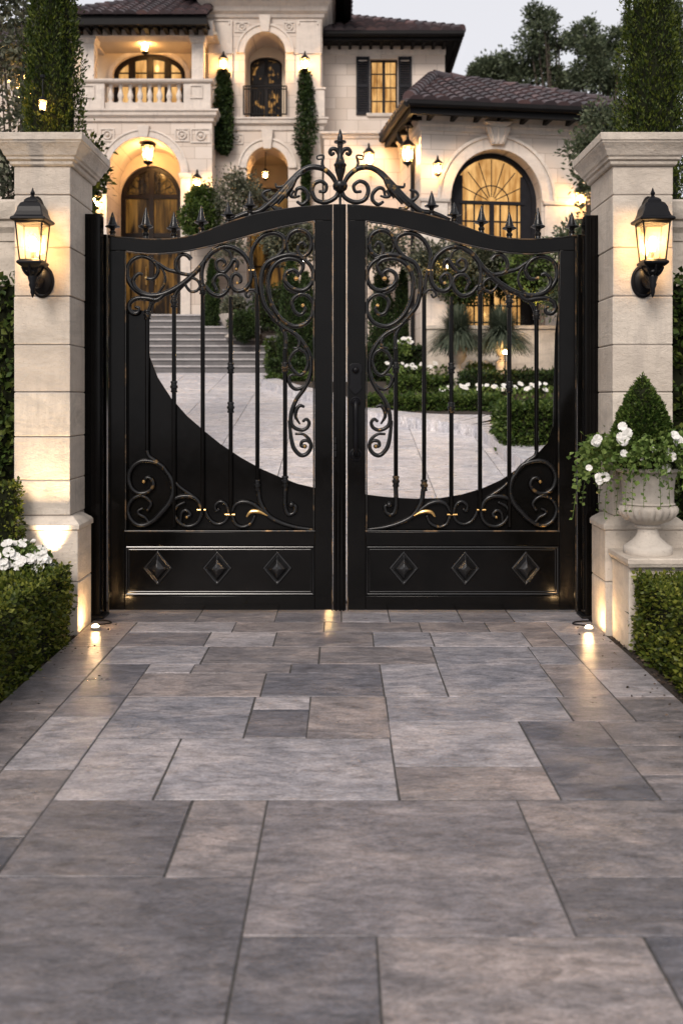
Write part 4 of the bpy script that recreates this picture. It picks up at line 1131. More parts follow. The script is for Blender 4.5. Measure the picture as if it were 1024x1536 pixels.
# ================================================================== PEDESTAL, URN, TOPIARY, TRAILING FLOWERS
ped = thing('stone_pedestal', 'square limestone pedestal carrying the planted urn', 'pedestal', (2.17, Yd(6.6), 0))
MB().box(1.85, 2.52, Yd(6.44), Yd(6.84), -0.03, 0.515).build('plinth_block', M['lime'], ped, smooth=0, bevel=0.008)
pc = MB(); ring(pc, 1.85, 2.52, Yd(6.40), Yd(6.84), [(0.004, 0.517), (0.012, 0.52), (0.018, 0.535), (0.024, 0.545), (0.024, 0.572), (0.016, 0.578)])
pc.build('top_slab', M['lime'], ped, smooth=22, bevel=0.003)
ux, uy, uz = 2.02, Yd(6.60), 0.579
urn = thing('stone_urn', 'fluted cast stone urn planted with a clipped cone and white flowers', 'urn', (ux, uy, uz))
MB().lathe([(0.155, 0.0), (0.158, 0.012), (0.158, 0.040), (0.150, 0.052), (0.138, 0.058), (0.120, 0.072), (0.098, 0.090), (0.078, 0.112), (0.068, 0.140), (0.066, 0.165)], (ux, uy, uz), 40).build('foot', M['urn'], urn, smooth=35)
MB().lathe([(0.066, 0.165), (0.082, 0.172), (0.086, 0.182), (0.078, 0.192), (0.10, 0.205), (0.142, 0.222), (0.170, 0.246), (0.186, 0.272), (0.190, 0.296), (0.182, 0.312), (0.168, 0.322)], (ux, uy, uz), 96, flute=22, fz=(0.20, 0.312), fa=0.10).build('fluted_bowl', M['urn'], urn, smooth=50)
MB().lathe([(0.168, 0.322), (0.176, 0.330), (0.166, 0.340), (0.166, 0.42), (0.174, 0.49), (0.186, 0.535), (0.212, 0.546), (0.214, 0.562), (0.200, 0.570), (0.185, 0.565), (0.17, 0.52), (0.02, 0.515)], (ux, uy, uz), 40).build('bell', M['urn'], urn, smooth=35)
# clipped cone
tc = thing('topiary_cone', 'small dark clipped cone growing in the stone urn', 'topiary', (1.985, uy, uz + 0.52))
n = 8500
t = 1 - np.sqrt(RNG.random(n)); a = RNG.uniform(0, 2 * PI, n)
rad = 0.196 * np.clip(1 - t ** 2.0, 0.03, 1) * (1 + 0.05 * np.sin(a * 7 + t * 25)) - np.abs(RNG.normal(size=n)) * 0.012
H = 0.54; zb_ = uz + 0.64
P = np.stack([1.985 + rad * np.cos(a), uy + rad * np.sin(a), zb_ + t * H], 1)
Dd = np.stack([np.cos(a), np.sin(a), np.full(n, 0.7)], 1) + RNG.normal(size=(n, 3)) * 0.5
core = MB().lathe([(0.170, 0), (0.162, H * .2), (0.138, H * .5), (0.075, H * .80), (0.01, H * .96)], (1.985, uy, zb_), 14)
leaf_mesh('foliage', leaf_arrays(P, Dd, RNG.uniform(0.018, 0.034, n), 0.55, 0.15), [M['cone_leaf'], M['core']], tc, None, core)
MB().tube([(1.985, uy, uz + 0.50), (1.985, uy, zb_ + 0.05)], 0.018, 8, up=(1, 0, 0)).build('stem', M['bark'], tc)
# trailing geranium
tr = thing('trailing_flowers', 'white flowering trailing plant spilling over the stone urn rim', 'flowers', (ux, uy, uz + 0.54))
n = 3600
a = RNG.uniform(0, 2 * PI, n); q = RNG.random(n)
rr = 0.10 + 0.26 * q ** 0.7 + RNG.normal(size=n) * 0.03
bias = 1 + 0.35 * np.cos(a - PI)            # leans toward the gate
rr *= np.where(np.cos(a) < 0, 1.22, 1.0)
hh = uz + 0.57 + 0.17 * np.sin(np.clip(q, 0, 1) * PI * 0.9) - np.clip(rr - 0.22, 0, 1) ** 1.2 * 1.1 * RNG.random(n) + RNG.normal(size=n) * 0.035
P = np.stack([ux + rr * np.cos(a), uy + rr * np.sin(a) * 0.9, hh], 1)
Dd = np.stack([np.cos(a), np.sin(a), RNG.normal(size=n) * 0.5], 1) + RNG.normal(size=(n, 3)) * 0.6
core = MB().lathe([(0.19, 0.55), (0.24, 0.60), (0.22, 0.66), (0.10, 0.70)], (ux, uy, uz), 16)
leaf_mesh('foliage', leaf_arrays(P, Dd, RNG.uniform(0.022, 0.050, n), 0.85, 0.16), [M['trail_leaf'], M['core']], tr, None, core)
st = MB(); sl = []
for k in range(22):
    a = random.uniform(0, 2 * PI); L = random.uniform(0.16, 0.30) * (1.3 if math.cos(a) < 0 else 1)
    p = [(ux + 0.12 * math.cos(a), uy + 0.12 * math.sin(a), uz + 0.58), (ux + 0.24 * math.cos(a), uy + 0.24 * math.sin(a), uz + 0.64), (ux + (0.24 + L * .6) * math.cos(a), uy + (0.24 + L * .6) * math.sin(a), uz + 0.58 - L * 0.3), (ux + (0.24 + L * .75) * math.cos(a), uy + (0.24 + L * .75) * math.sin(a), uz + 0.52 - L * 0.8)]
    cp = crom(p, 5); st.tube(cp, 0.0018, 5)
    for v in cp[5:]:
        for _ in range(2): sl.append((v, Vector((random.gauss(0, 1), random.gauss(-.4, 1), random.gauss(-.1, .6)))))
st.build('stems', M['trail_leaf'], tr)
leaf_mesh('trailing_leaves', leaf_arrays(np.array([tuple(v) for v, d in sl]), np.array([tuple(d) for v, d in sl]), RNG.uniform(0.018, 0.034, len(sl)), 0.8, 0.12), [M['trail_leaf']], tr)
qs = []
for px, py, r in ((937, 640, 0.030), (931, 655, 0.034), (943, 650, 0.034), (936, 662, 0.030), (897, 655, 0.030), (893, 664, 0.026), (905, 712, 0.034), (899, 720, 0.030), (933, 683, 0.026), (977, 675, 0.022), (1008, 682, 0.032), (1000, 703, 0.028), (1013, 650, 0.032), (1020, 660, 0.034), (880, 700, 0.022), (960, 690, 0.02)):
    D = 6.60 - 0.26 - random.uniform(0, .03)
    c = PX(px, py, D)
    for k in range(random.choice((1, 2))):
        flower(qs, c + Vector((random.gauss(0, .008), 0.01 * k, random.gauss(0, .008))), r, 5, (random.gauss(-0.1, .35), -1, 0.35 + random.gauss(0, .3)))
for k in range(14):
    a = random.uniform(0.2, PI - 0.2); c = (ux + 0.3 * math.cos(a), uy + 0.28 * math.sin(a), uz + 0.6 + random.uniform(-.08, .1))
    flower(qs, c, 0.028, 5, (math.cos(a), math.sin(a), 0.5))
leaf_mesh('blossoms', np.array(qs), [M['petal']], tr)
# ================================================================== THE HOUSE
house = thing('mansion', 'cream stone villa with tiled roofs, arched porch and lit windows above the drive', 'house', (-0.8, Yd(27.5), 3.75))
H = house

def arch_pts(cx, hw, zs, rise, n=22):
    return [(cx - hw * math.cos(PI * i / n), zs + rise * math.sin(PI * i / n)) for i in range(n + 1)]
def arch_wall(mb, x0, x1, z0, z1, cx, hw, zb, zs, rise, y0, y1):
    mb.box(x0, cx - hw, y0, y1, z0, z1); mb.box(cx + hw, x1, y0, y1, z0, z1)
    if zb > z0 + 1e-4: mb.box(cx - hw, cx + hw, y0, y1, z0, zb)
    a = arch_pts(cx, hw, zs, rise)
    mb.strip([(x, z1) for x, z in a], a, y0, y1)
def arch_ring(mb, cx, hw, zs, rise, w, y0, y1, zb=None):
    mb.strip(arch_pts(cx, hw + w, zs, rise + w), arch_pts(cx, hw, zs, rise), y0, y1)
    if zb is not None:
        mb.box(cx - hw - w, cx - hw, y0, y1, zb, zs); mb.box(cx + hw, cx + hw + w, y0, y1, zb, zs)
def arch_pane(mb, cx, hw, zb, zs, rise, y, th=0.02):
    mb.prism([(cx - hw, zb)] + arch_pts(cx, hw, zs, rise) + [(cx + hw, zb)], y, y + th)
def rect_wall(mb, x0, x1, z0, z1, wx0, wx1, wz0, wz1, y0, y1):
    mb.box(x0, wx0, y0, y1, z0, z1); mb.box(wx1, x1, y0, y1, z0, z1)
    mb.box(wx0, wx1, y0, y1, z0, wz0); mb.box(wx0, wx1, y0, y1, wz1, z1)
def band(mb, x0, x1, y, steps, back):
    """horizontal moulding: (projection, z) pairs, returned at both ends."""
    vs, fs = [], []
    for o, z in steps:
        vs += [(x0 - o, y - o, z), (x1 + o, y - o, z), (x1 + o, back, z), (x0 - o, back, z)]
    n = len(steps)
    for i in range(n - 1):
        for k in range(4):
            k2 = (k + 1) % 4
            fs.append((i * 4 + k, i * 4 + k2, i * 4 + 4 + k2, i * 4 + 4 + k))
    fs += [(3, 2, 1, 0), (4 * n - 4, 4 * n - 3, 4 * n - 2, 4 * n - 1)]
    mb.add(vs, fs)

def roof_face(mb, E0, E1, A0, A1, pitch=0.27, course=0.36):
    """barrel tiles over the plane through eave E0-E1 and ridge A0-A1."""
    E0, E1, A0, A1 = Vector(E0), Vector(E1), Vector(A0), Vector(A1)
    uu = (E1 - E0).normalized(); L = (E1 - E0).length
    up = (A0 + A1) / 2 - E0; vv = (up - uu * up.dot(uu)).normalized()
    nn = uu.cross(vv)
    if nn.z < 0: nn = -nn
    uv = lambda P: ((P - E0).dot(uu), (P - E0).dot(vv))
    a0, a1 = uv(A0), uv(A1)
    def vmax(u):
        if a0[0] > 1e-6 and u < a0[0]: return a0[1] * u / a0[0]
        if a1[0] < L - 1e-6 and u > a1[0]: return a1[1] * (L - u) / (L - a1[0])
        return (a0[1] + a1[1]) / 2
    mb.add([E0 - nn * 0.02, E1 - nn * 0.02, A1 - nn * 0.02, A0 - nn * 0.02], [(0, 1, 2, 3)])
    k = max(1, int(L / pitch)); p = L / k
    for i in range(k):
        u = (i + 0.5) * p; vm = vmax(u); v = -0.06
        while v < vm - 0.02:
            v1 = min(v + course * 1.12, vm + 0.05)
            vs = []
            for vv_, lift, rr in ((v, 0.035, 0.54), (v1, 0.0, 0.46)):
                for q in range(7):
                    a = PI * q / 6
                    P = E0 + uu * (u - math.cos(a) * p * rr) + vv * vv_ + nn * (math.sin(a) * p * 0.36 + lift + random.uniform(-.004, .004))
                    vs.append(P)
            fs = [(q, q + 1, 8 + q, 7 + q) for q in range(6)]
            fs.append(tuple(range(6, -1, -1)))
            mb.add(vs, fs)
            v += course
def hip_caps(mb, P, Q, r=0.13):
    P, Q = Vector(P), Vector(Q); n = max(1, int((Q - P).length / 0.36)); d = (Q - P) / n
    for i in range(n):
        a = P + d * i; b = a + d * 1.12
        mb.tube([a + Vector((0, 0, 0.07)), b + Vector((0, 0, 0.045))], [r * 1.05, r * 0.9], 10)

PD = 25.5; py0 = Yd(PD)
# ---- portico: arched porch below, loggia above
pxa, pxb = X(112, PD), X(318, PD)
zf_ = Z(181, PD)
w1 = MB()
arch_wall(w1, pxa, pxb, 2.6, zf_, X(216, PD), 0.935, 3.75, Z(261, PD), 0.94, py0, py0 + 1.45)
w1.build('porch_wall', M['ashlar'], H, smooth=30)
m = MB(); arch_ring(m, X(216, PD), 0.936, Z(261, PD), 0.941, 0.20, py0 - 0.05, py0 + 0.03)
arch_ring(m, X(216, PD), 0.936 + 0.16, Z(261, PD), 1.10, 0.05, py0 - 0.075, py0 - 0.045)
m.build('porch_archivolt', M['stone'], H, smooth=30, bevel=0.01)
for s in (-1, 1):
    m = MB(); cx = X(216, PD) + s * (0.935 + 0.13)
    m.box(cx - 0.125, cx + 0.125, py0 - 0.06, py0, 2.6, Z(268, PD))
    band(m, cx - 0.13, cx + 0.13, py0 - 0.06, [(0.0, Z(268, PD)), (0.03, Z(266, PD)), (0.05, Z(262, PD)), (0.05, Z(260, PD))], py0)
    m.build('porch_pilaster', M['stone'], H, smooth=25, bevel=0.006)
m = MB(); k = X(216, PD)
m.add([(k - 0.10, py0 - 0.10, Z(207, PD)), (k + 0.10, py0 - 0.10, Z(207, PD)), (k + 0.10, py0, Z(207, PD)), (k - 0.10, py0, Z(207, PD)),
       (k - 0.16, py0 - 0.13, Z(189, PD)), (k + 0.16, py0 - 0.13, Z(189, PD)), (k + 0.16, py0, Z(189, PD)), (k - 0.16, py0, Z(189, PD))],
      [(0, 3, 2, 1), (4, 5, 6, 7), (0, 1, 5, 4), (1, 2, 6, 5), (2, 3, 7, 6), (3, 0, 4, 7)])
m.build('keystone', M['stone'], H, smooth=0, bevel=0.01)
def panel(px0, px1, pya, pyb, D, name='carved_panel', round_=True):
    y = Yd(D); m = MB()
    x0, x1, za, zb = X(px0, D), X(px1, D), Z(pyb, D), Z(pya, D); t = 0.035
    for a, b, c, d in ((x0, x1, za, za + t), (x0, x1, zb - t, zb), (x0, x0 + t, za + t, zb - t), (x1 - t, x1, za + t, zb - t)):
        m.box(a, b, y - 0.03, y, c, d)
    if round_:
        cx, cz = (x0 + x1) / 2, (za + zb) / 2
        r = min(x1 - x0, zb - za) * 0.3
        pts = [(cx + r * math.cos(a), y - 0.02, cz + r * math.sin(a)) for a in np.linspace(0, 2 * PI, 17)]
        m.tube(pts, 0.022, 6)
        m.ball((cx, y - 0.01, cz), r * 0.5, 8)
    m.build(name, M['stone'], H, smooth=35)
panel(286, 316, 192, 214, PD); panel(116, 140, 192, 214, PD); panel(262, 284, 192, 212, PD); panel(150, 172, 192, 212, PD)
# porch back wall and the arched entrance door
dy = py0 + 1.45; DD = dy + GD
m = MB(); arch_wall(m, pxa, pxb + 0.1, 2.6, zf_, X(226, DD), X(272, DD) - X(226, DD), 3.75, Z(297, DD), (297 - 248) * DD / F, dy + 0.004, dy + 0.25)
m.build('porch_back_wall', M['render'], H, smooth=30)
cx, hw = X(226, DD), X(272, DD) - X(226, DD); zs, rise = Z(297, DD), (297 - 248) * DD / F
door = MB(); arch_ring(door, cx, hw - 0.13, zs, rise - 0.13, 0.13, dy + 0.10, dy + 0.20, 3.75)
door.box(cx - 0.07, cx + 0.07, dy + 0.09, dy + 0.19, 3.75, zs + rise - 0.12)
for zz in (zs + 0.0, zs - 1.05, 3.75):
    door.box(cx - hw + 0.13, cx - 0.07, dy + 0.105, dy + 0.185, zz, zz + 0.13); door.box(cx + 0.07, cx + hw - 0.13, dy + 0.105, dy + 0.185, zz, zz + 0.13)
dr = door.build('entrance_door', M['dark_wood'], H, smooth=30, bevel=0.006)
m = MB(); arch_pane(m, cx, hw - 0.12, 3.75, zs, rise - 0.12, dy + 0.15, 0.01); m.build('pane', M['dim'], dr, smooth=0)
m = MB()   # scrolled iron in the fanlight
for s in (-1, 1):
    for k in range(4):
        a = PI / 2 - s * (0.25 + k * 0.36)
        c = (cx + math.cos(a) * hw * 0.62, zs + 0.1 + math.sin(a) * rise * 0.55)
        pts = [(c[0] + (0.03 + 0.012 * i) * math.cos(i * 0.7 + k), dy + 0.13, c[1] + (0.03 + 0.012 * i) * math.sin(i * 0.7 + k)) for i in range(12)]
        m.tube(pts, 0.011, 5)
for a in np.linspace(0.15, PI - 0.15, 9):
    m.tube([(cx + 0.12 * math.cos(a), dy + 0.125, zs + 0.13), (cx + (hw - 0.15) * math.cos(a), dy + 0.125, zs + 0.1 + (rise - 0.25) * math.sin(a))], 0.009, 5)
m.build('fanlight_scroll', M['dark_wood'], dr)
for s in (-1, 1):
    MB().tube([(cx + s * 0.13, dy + 0.05, 4.7), (cx + s * 0.13, dy + 0.05, 5.2)], 0.018, 8, up=(1, 0, 0)).build('handle', M['gilt'], dr)
# floor of the porch
MB().box(pxa, pxb, py0 - 0.35, dy, 3.60, 3.752).build('porch_floor', M['step'], H, smooth=0)
# balcony slab mouldings
m = MB()
band(m, pxa - 0.02, pxb + 0.0, py0 - 0.02, [(0.0, Z(183, PD)), (0.04, Z(182, PD)), (0.05, Z(178, PD)), (0.12, Z(174, PD)), (0.13, Z(170, PD)), (0.17, Z(168, PD)), (0.17, Z(165.5, PD))], dy)
m.build('balcony_slab', M['stone'], H, smooth=22)
zb0, zb1 = Z(165, PD), Z(121, PD)
yb = py0 - 0.06
m = MB()
for a, b in ((115, 158), (276, 317)):
    m.box(X(a, PD), X(b, PD), yb - 0.05, yb + 0.24, zb0, Z(125, PD))
m.box(X(158, PD), X(276, PD), yb, yb + 0.18, zb0, Z(154, PD))
m.build('balcony_parapet', M['stone'], H, smooth=0, bevel=0.012)
def raised(px0, px1, pya, pyb):
    m = MB(); t = 0.03
    x0, x1, za, zb = X(px0, PD), X(px1, PD), Z(pyb, PD), Z(pya, PD)
    for a, b, c, d in ((x0, x1, za, za + t), (x0, x1, zb - t, zb), (x0, x0 + t, za + t, zb - t), (x1 - t, x1, za + t, zb - t)):
        m.box(a, b, yb - 0.08, yb - 0.05, c, d)
    m.build('parapet_panel', M['stone'], H, smooth=0)
raised(122, 144, 129, 149); raised(286, 305, 129, 149)
m = MB()
band(m, X(114, PD), X(318, PD), yb - 0.07, [(0.0, Z(126, PD)), (0.03, Z(125, PD)), (0.05, Z(123, PD)), (0.05, Z(120.5, PD))], yb + 0.28)
m.build('balcony_rail', M['stone'], H, smooth=20, bevel=0.01)
bz, bh = Z(154, PD), Z(126, PD) - Z(154, PD)
prof = [(0.07, 0), (0.07, 0.05), (0.045, 0.07), (0.05, 0.09), (0.075, 0.16), (0.078, 0.2), (0.05, 0.30), (0.035, 0.37), (0.05, 0.40), (0.05, 0.42), (0.062, 0.44), (0.062, 0.48)]
prof = [(r, z * bh / 0.48) for r, z in prof]
base_b = None
for k in range(8):
    x = X(166 + k * 14.6, PD)
    if base_b is None:
        base_b = MB().lathe(prof, (x, yb + 0.09, bz), 14).build('baluster', M['stone'], H, smooth=40); bx0 = x
    else:
        c = base_b.copy(); COL.objects.link(c); c.parent = H; c.location = (x - bx0, 0, 0)
# loggia columns, beam, walls, ceiling
for a, b in ((121, 141), (287, 305)):
    m = MB(); x0, x1 = X(a, PD), X(b, PD); y = py0 + 0.02
    m.box(x0, x1, y, y + 0.34, Z(125, PD), Z(64, PD))
    band(m, x0, x1, y, [(0.0, Z(64, PD)), (0.03, Z(62, PD)), (0.03, Z(60, PD)), (0.06, Z(57, PD)), (0.06, Z(53.5, PD))], y + 0.40)
    m.build('loggia_column', M['stone'], H, smooth=20, bevel=0.01)
m = MB(); m.box(X(119, PD), pxb + 0.02, py0, py0 + 0.45, Z(53, PD), Z(30, PD)); m.box(X(119, PD), X(119, PD) + 0.3, py0 + 0.45, dy + 0.3, Z(53, PD), Z(30, PD))
m.build('loggia_beam', M['stone'], H, smooth=0, bevel=0.01)
m = MB(); m.box(X(119, PD), pxb + 0.1, py0 + 0.05, dy + 0.3, Z(50, PD), Z(46, PD)); m.build('loggia_ceiling', M['render'], H, smooth=0)
wcx, whw = X(224, DD), X(278, DD) - X(224, DD)
wzs, wr = Z(112, DD), (112 - 80) * DD / F
m = MB(); arch_wall(m, X(112, DD), X(322, DD), zf_, Z(40, PD), wcx, whw, zf_ + 0.02, wzs, wr, dy, dy + 0.3)
m.build('loggia_back_wall', M['render'], H, smooth=30)
m = MB(); arch_ring(m, wcx, whw + 0.01, wzs, wr + 0.01, 0.12, dy - 0.04, dy + 0.02, zf_); m.build('loggia_surround', M['stone'], H, smooth=30)
m = MB(); arch_ring(m, wcx, whw - 0.12, wzs, wr - 0.12, 0.12, dy + 0.06, dy + 0.16, zf_)
for f in (-0.5, 0.0, 0.5):
    m.box(wcx + f * whw - 0.09, wcx + f * whw + 0.09, dy + 0.05, dy + 0.15, zf_, wzs + wr * math.sqrt(1 - f * f) - 0.06)
m.box(wcx - whw + 0.12, wcx + whw - 0.12, dy + 0.075, dy + 0.135, Z(108, DD), Z(106.5, DD))
lw = m.build('loggia_window', M['dark_wood'], H, smooth=30, bevel=0.006)
m = MB(); arch_pane(m, wcx, whw - 0.1, zf_, wzs, wr - 0.1, dy + 0.13, 0.01); m.build('pane', M['lit'], lw, smooth=0)
# portico roof
EZ = Z(22, 24.85); e0, e1 = (X(100, 24.85), Yd(24.85), EZ), (pxb - 0.05, Yd(24.85), EZ)
ap = (e0[0] + 2.2, Yd(28.2), EZ + 1.75); ap1 = (pxb - 0.05, Yd(28.2), EZ + 1.75)
m = MB(); roof_face(m, e0, e1, ap, ap1)
eb = (e0[0], Yd(31.5), EZ)
roof_face(m, eb, e0, ap, ap)
hip_caps(m, e0, ap)
m.build('portico_roof', M['tile'], H, smooth=40)
m = MB(); m.box(e0[0] + 0.05, e1[0], Yd(24.85) + 0.02, Yd(24.85) + 0.16, EZ - 0.22, EZ + 0.01); m.box(e0[0] + 0.05, e1[0], Yd(24.85) + 0.16, dy + 0.3, EZ - 0.12, EZ - 0.06)
for k in range(14):
    x = e0[0] + 0.2 + k * (e1[0] - e0[0] - 0.3) / 13
    m.box(x - 0.05, x + 0.05, Yd(24.85) + 0.16, py0 - 0.01, EZ - 0.26, EZ - 0.125)
m.box(e0[0] + 0.05, e0[0] + 0.17, Yd(24.85) + 0.16, Yd(30), EZ - 0.22, EZ + 0.01)
m.build('portico_eave', M['eave'], H, smooth=0)
# ---- body of the house to the far left
m = MB(); m.box(-13.5, pxa + 0.25, Yd(28.6), Yd(36), 2.6, Z(78, 28.6)); m.build('side_wall', M['ashlar'], H, smooth=0)
ez = Z(72, 27.9); e0, e1 = (-14.2, Yd(27.9), ez), (pxa + 0.9, Yd(27.9), ez)
m = MB(); roof_face(m, e0, e1, (-12.0, Yd(31.9), ez + 2.1), (pxa + 0.9, Yd(31.9), ez + 2.1)); m.build('side_roof', M['tile'], H, smooth=40)
m = MB(); m.box(-14.2, pxa + 0.9, Yd(27.93), Yd(28.1), ez - 0.25, ez); m.box(-14.2, pxa + 0.9, Yd(28.1), Yd(28.6), ez - 0.12, ez - 0.06); m.build('side_eave', M['eave'], H, smooth=0)

# ---- tower bay
TD = 26.3; ty = Yd(TD); txa, txb = X(312, TD), X(483, TD); tc_ = X(397.5, TD)
zm = Z(186, TD)
m = MB(); arch_wall(m, txa, txb, 2.6, zm, X(401, TD), X(432, TD) - X(401, TD), 3.75, Z(252, TD), (252 - 220) * TD / F, ty, ty + 0.9); m.build('tower_base_wall', M['ashlar'], H, smooth=30)
m = MB(); arch_wall(m, txa, txb, zm, Z(14, TD), tc_, X(428, TD) - tc_, zm + 0.02, Z(79, TD), (79 - 48) * TD / F, ty, ty + 1.05); m.build('tower_wall', M['ashlar'], H, smooth=30)
for pcx, hw_, zs_, ri, kb, kt, bz_ in ((X(401, TD), X(432, TD) - X(401, TD), Z(252, TD), (252 - 220) * TD / F, 224, 195, 2.6), (tc_, X(428, TD) - tc_, Z(79, TD), (79 - 48) * TD / F, 49, 24, None)):
    m = MB(); arch_ring(m, pcx, hw_ + 0.004, zs_, ri + 0.004, 0.20, ty - 0.05, ty + 0.02)
    arch_ring(m, pcx, hw_ + 0.17, zs_, ri + 0.17, 0.06, ty - 0.08, ty - 0.045)
    m.build('tower_archivolt', M['stone'], H, smooth=30, bevel=0.008)
    m = MB()
    m.add([(pcx - 0.10, ty - 0.12, Z(kb, TD)), (pcx + 0.10, ty - 0.12, Z(kb, TD)), (pcx + 0.10, ty, Z(kb, TD)), (pcx - 0.10, ty, Z(kb, TD)),
           (pcx - 0.16, ty - 0.16, Z(kt, TD)), (pcx + 0.16, ty - 0.16, Z(kt, TD)), (pcx + 0.16, ty, Z(kt, TD)), (pcx - 0.16, ty, Z(kt, TD))],
          [(0, 3, 2, 1), (4, 5, 6, 7), (0, 1, 5, 4), (1, 2, 6, 5), (2, 3, 7, 6), (3, 0, 4, 7)])
    m.build('keystone', M['stone'], H, smooth=0, bevel=0.01)
for a, b in ((313, 349), (444, 481)):
    m = MB(); x0, x1 = X(a, TD), X(b, TD)
    m.box(x0, x1, ty - 0.07, ty, Z(176, TD), Z(30, TD))
    band(m, x0, x1, ty - 0.07, [(0.0, Z(82, TD)), (0.025, Z(81.5, TD)), (0.025, Z(79.5, TD)), (0.0, Z(79, TD))], ty)
    t = 0.04
    for p, q, c, d in ((x0 + .06, x1 - .06, Z(33, TD), Z(31, TD)), (x0 + .06, x0 + .06 + t, Z(38, TD), Z(33, TD)), (x1 - .06 - t, x1 - .06, Z(38, TD), Z(33, TD))):
        m.box(p, q, ty - 0.10, ty - 0.07, c, d)
    m.build('tower_pilaster', M['stone'], H, smooth=0, bevel=0.012)
panel(352, 374, 32, 48, TD); panel(424, 443, 32, 48, TD); panel(345, 365, 200, 216, TD); panel(436, 456, 200, 216, TD)
m = MB(); band(m, txa, txb, ty, [(0.0, Z(28, TD)), (0.05, Z(26, TD)), (0.06, Z(22, TD)), (0.14, Z(18, TD)), (0.16, Z(12, TD)), (0.24, Z(6, TD)), (0.26, Z(-2, TD)), (0.34, Z(-8, TD)), (0.36, Z(-18, TD)), (0.30, Z(-20, TD))], ty + 4.0); m.build('tower_cornice', M['stone'], H, smooth=20)
m = MB(); e0, e1 = (txa - 0.7, ty - 0.7, Z(-20, TD)), (txb + 0.7, ty - 0.7, Z(-20, TD)); ap = (tc_, ty + 2.0, Z(-20, TD) + 1.4)
roof_face(m, e0, e1, ap, ap); roof_face(m, e1, (e1[0], ty + 4.7, e1[2]), ap, ap); roof_face(m, (e0[0], ty + 4.7, e0[2]), e0, ap, ap); m.build('tower_roof', M['tile'], H, smooth=40)
m = MB(); m.box(e0[0], e1[0], ty - 0.68, ty + 4.7, Z(-20, TD) - 0.10, Z(-20, TD) - 0.03); m.box(e0[0], e1[0], ty - 0.72, ty - 0.60, Z(-20, TD) - 0.26, Z(-20, TD)); m.box(e1[0] - 0.12, e1[0], ty - 0.60, ty + 4.7, Z(-20, TD) - 0.26, Z(-20, TD)); m.build('tower_eave', M['eave'], H, smooth=0)
m = MB(); band(m, txa, txb, ty, [(0.0, Z(197, TD)), (0.04, Z(195, TD)), (0.05, Z(189, TD)), (0.12, Z(186, TD)), (0.14, Z(181, TD)), (0.17, Z(180, TD)), (0.17, Z(177.5, TD))], ty + 0.01); m.build('tower_string_course', M['stone'], H, smooth=20)
for a, b in ((313, 322), (470, 487)):
    m = MB(); m.box(X(a, TD), X(b, TD), ty - 0.15, ty - 0.075, Z(177, TD), Z(137, TD)); band(m, X(a, TD), X(b, TD), ty - 0.15, [(0, Z(137, TD)), (0.03, Z(136, TD)), (0.03, Z(133, TD))], ty - 0.075); m.build('balcony_pier', M['stone'], H, smooth=0, bevel=0.01)
# tower french door, its surround and iron balcony
fy = ty + 1.05; FD = fy + GD
fcx, fhw = X(399, FD), X(422, FD) - X(399, FD) + 0.02
m = MB(); arch_wall(m, txa, txb, zm, Z(14, TD), fcx, fhw, zm + 0.02, Z(97, FD), (97 - 85) * FD / F, fy + 0.004, fy + 0.25); m.build('tower_back_wall', M['render'], H, smooth=30)
m = MB(); arch_ring(m, fcx, fhw - 0.06, Z(97, FD), (97 - 85) * FD / F - 0.06, 0.06, fy + 0.06, fy + 0.14, zm)
m.box(fcx - 0.05, fcx + 0.05, fy + 0.05, fy + 0.13, zm, Z(86, FD))
for zz in (zm, Z(130, FD)): m.box(fcx - fhw + 0.06, fcx - 0.05, fy + 0.07, fy + 0.12, zz, zz + 0.10); m.box(fcx + 0.05, fcx + fhw - 0.06, fy + 0.07, fy + 0.12, zz, zz + 0.10)
fd = m.build('french_door', M['dark_wood'], H, smooth=30, bevel=0.005)
m = MB(); arch_pane(m, fcx, fhw - 0.05, zm, Z(97, FD), (97 - 85) * FD / F - 0.05, fy + 0.10, 0.01); m.build('pane', M['dark_glass'], fd, smooth=0)
m = MB(); ra, rb, rt, rbz = X(366, TD), X(430, TD), Z(131, TD), Z(174, TD); ry = ty - 0.14
for zz in (rt, rt - 0.08, rbz + 0.02): m.tube([(ra, ry, zz), (rb, ry, zz)], 0.018, 6, up=(0, 0, 1))
for i in range(17):
    x = ra + (rb - ra) * i / 16; m.tube([(x, ry, rbz), (x, ry, rt)], 0.020 if i in (0, 16) else 0.011, 6, up=(1, 0, 0))
m.build('iron_balcony', M['eave'], H)
# arched hall seen under the tower
hy = ty + 0.9
m = MB(); m.box(txa, txb, hy + 1.6, hy + 1.8, 2.6, zm); m.box(txa, txa + 0.12, hy, hy + 1.6, 2.6, zm); m.box(txb - 0.12, txb, hy, hy + 1.6, 2.6, zm); m.box(txa, txb, hy, hy + 1.6, Z(214, TD), zm)
m.build('hall_wall', M['render'], H, smooth=0)
hx = X(404, hy + 1.6 + GD)
m = MB(); arch_ring(m, hx, 0.52, Z(300, 28.8), 0.25, 0.08, hy + 1.50, hy + 1.59, 3.75); m.box(hx - 0.04, hx + 0.04, hy + 1.5, hy + 1.59, 3.75, Z(300, 28.8) + 0.25)
for zz in (4.6, 5.4): m.box(hx - 0.52, hx + 0.52, hy + 1.51, hy + 1.58, zz, zz + 0.05)
hd_ = m.build('hall_window', M['dark_wood'], H, smooth=30)
m = MB(); arch_pane(m, hx, 0.52, 3.75, Z(300, 28.8), 0.25, hy + 1.56, 0.01); m.build('pane', M['dim'], hd_, smooth=0)

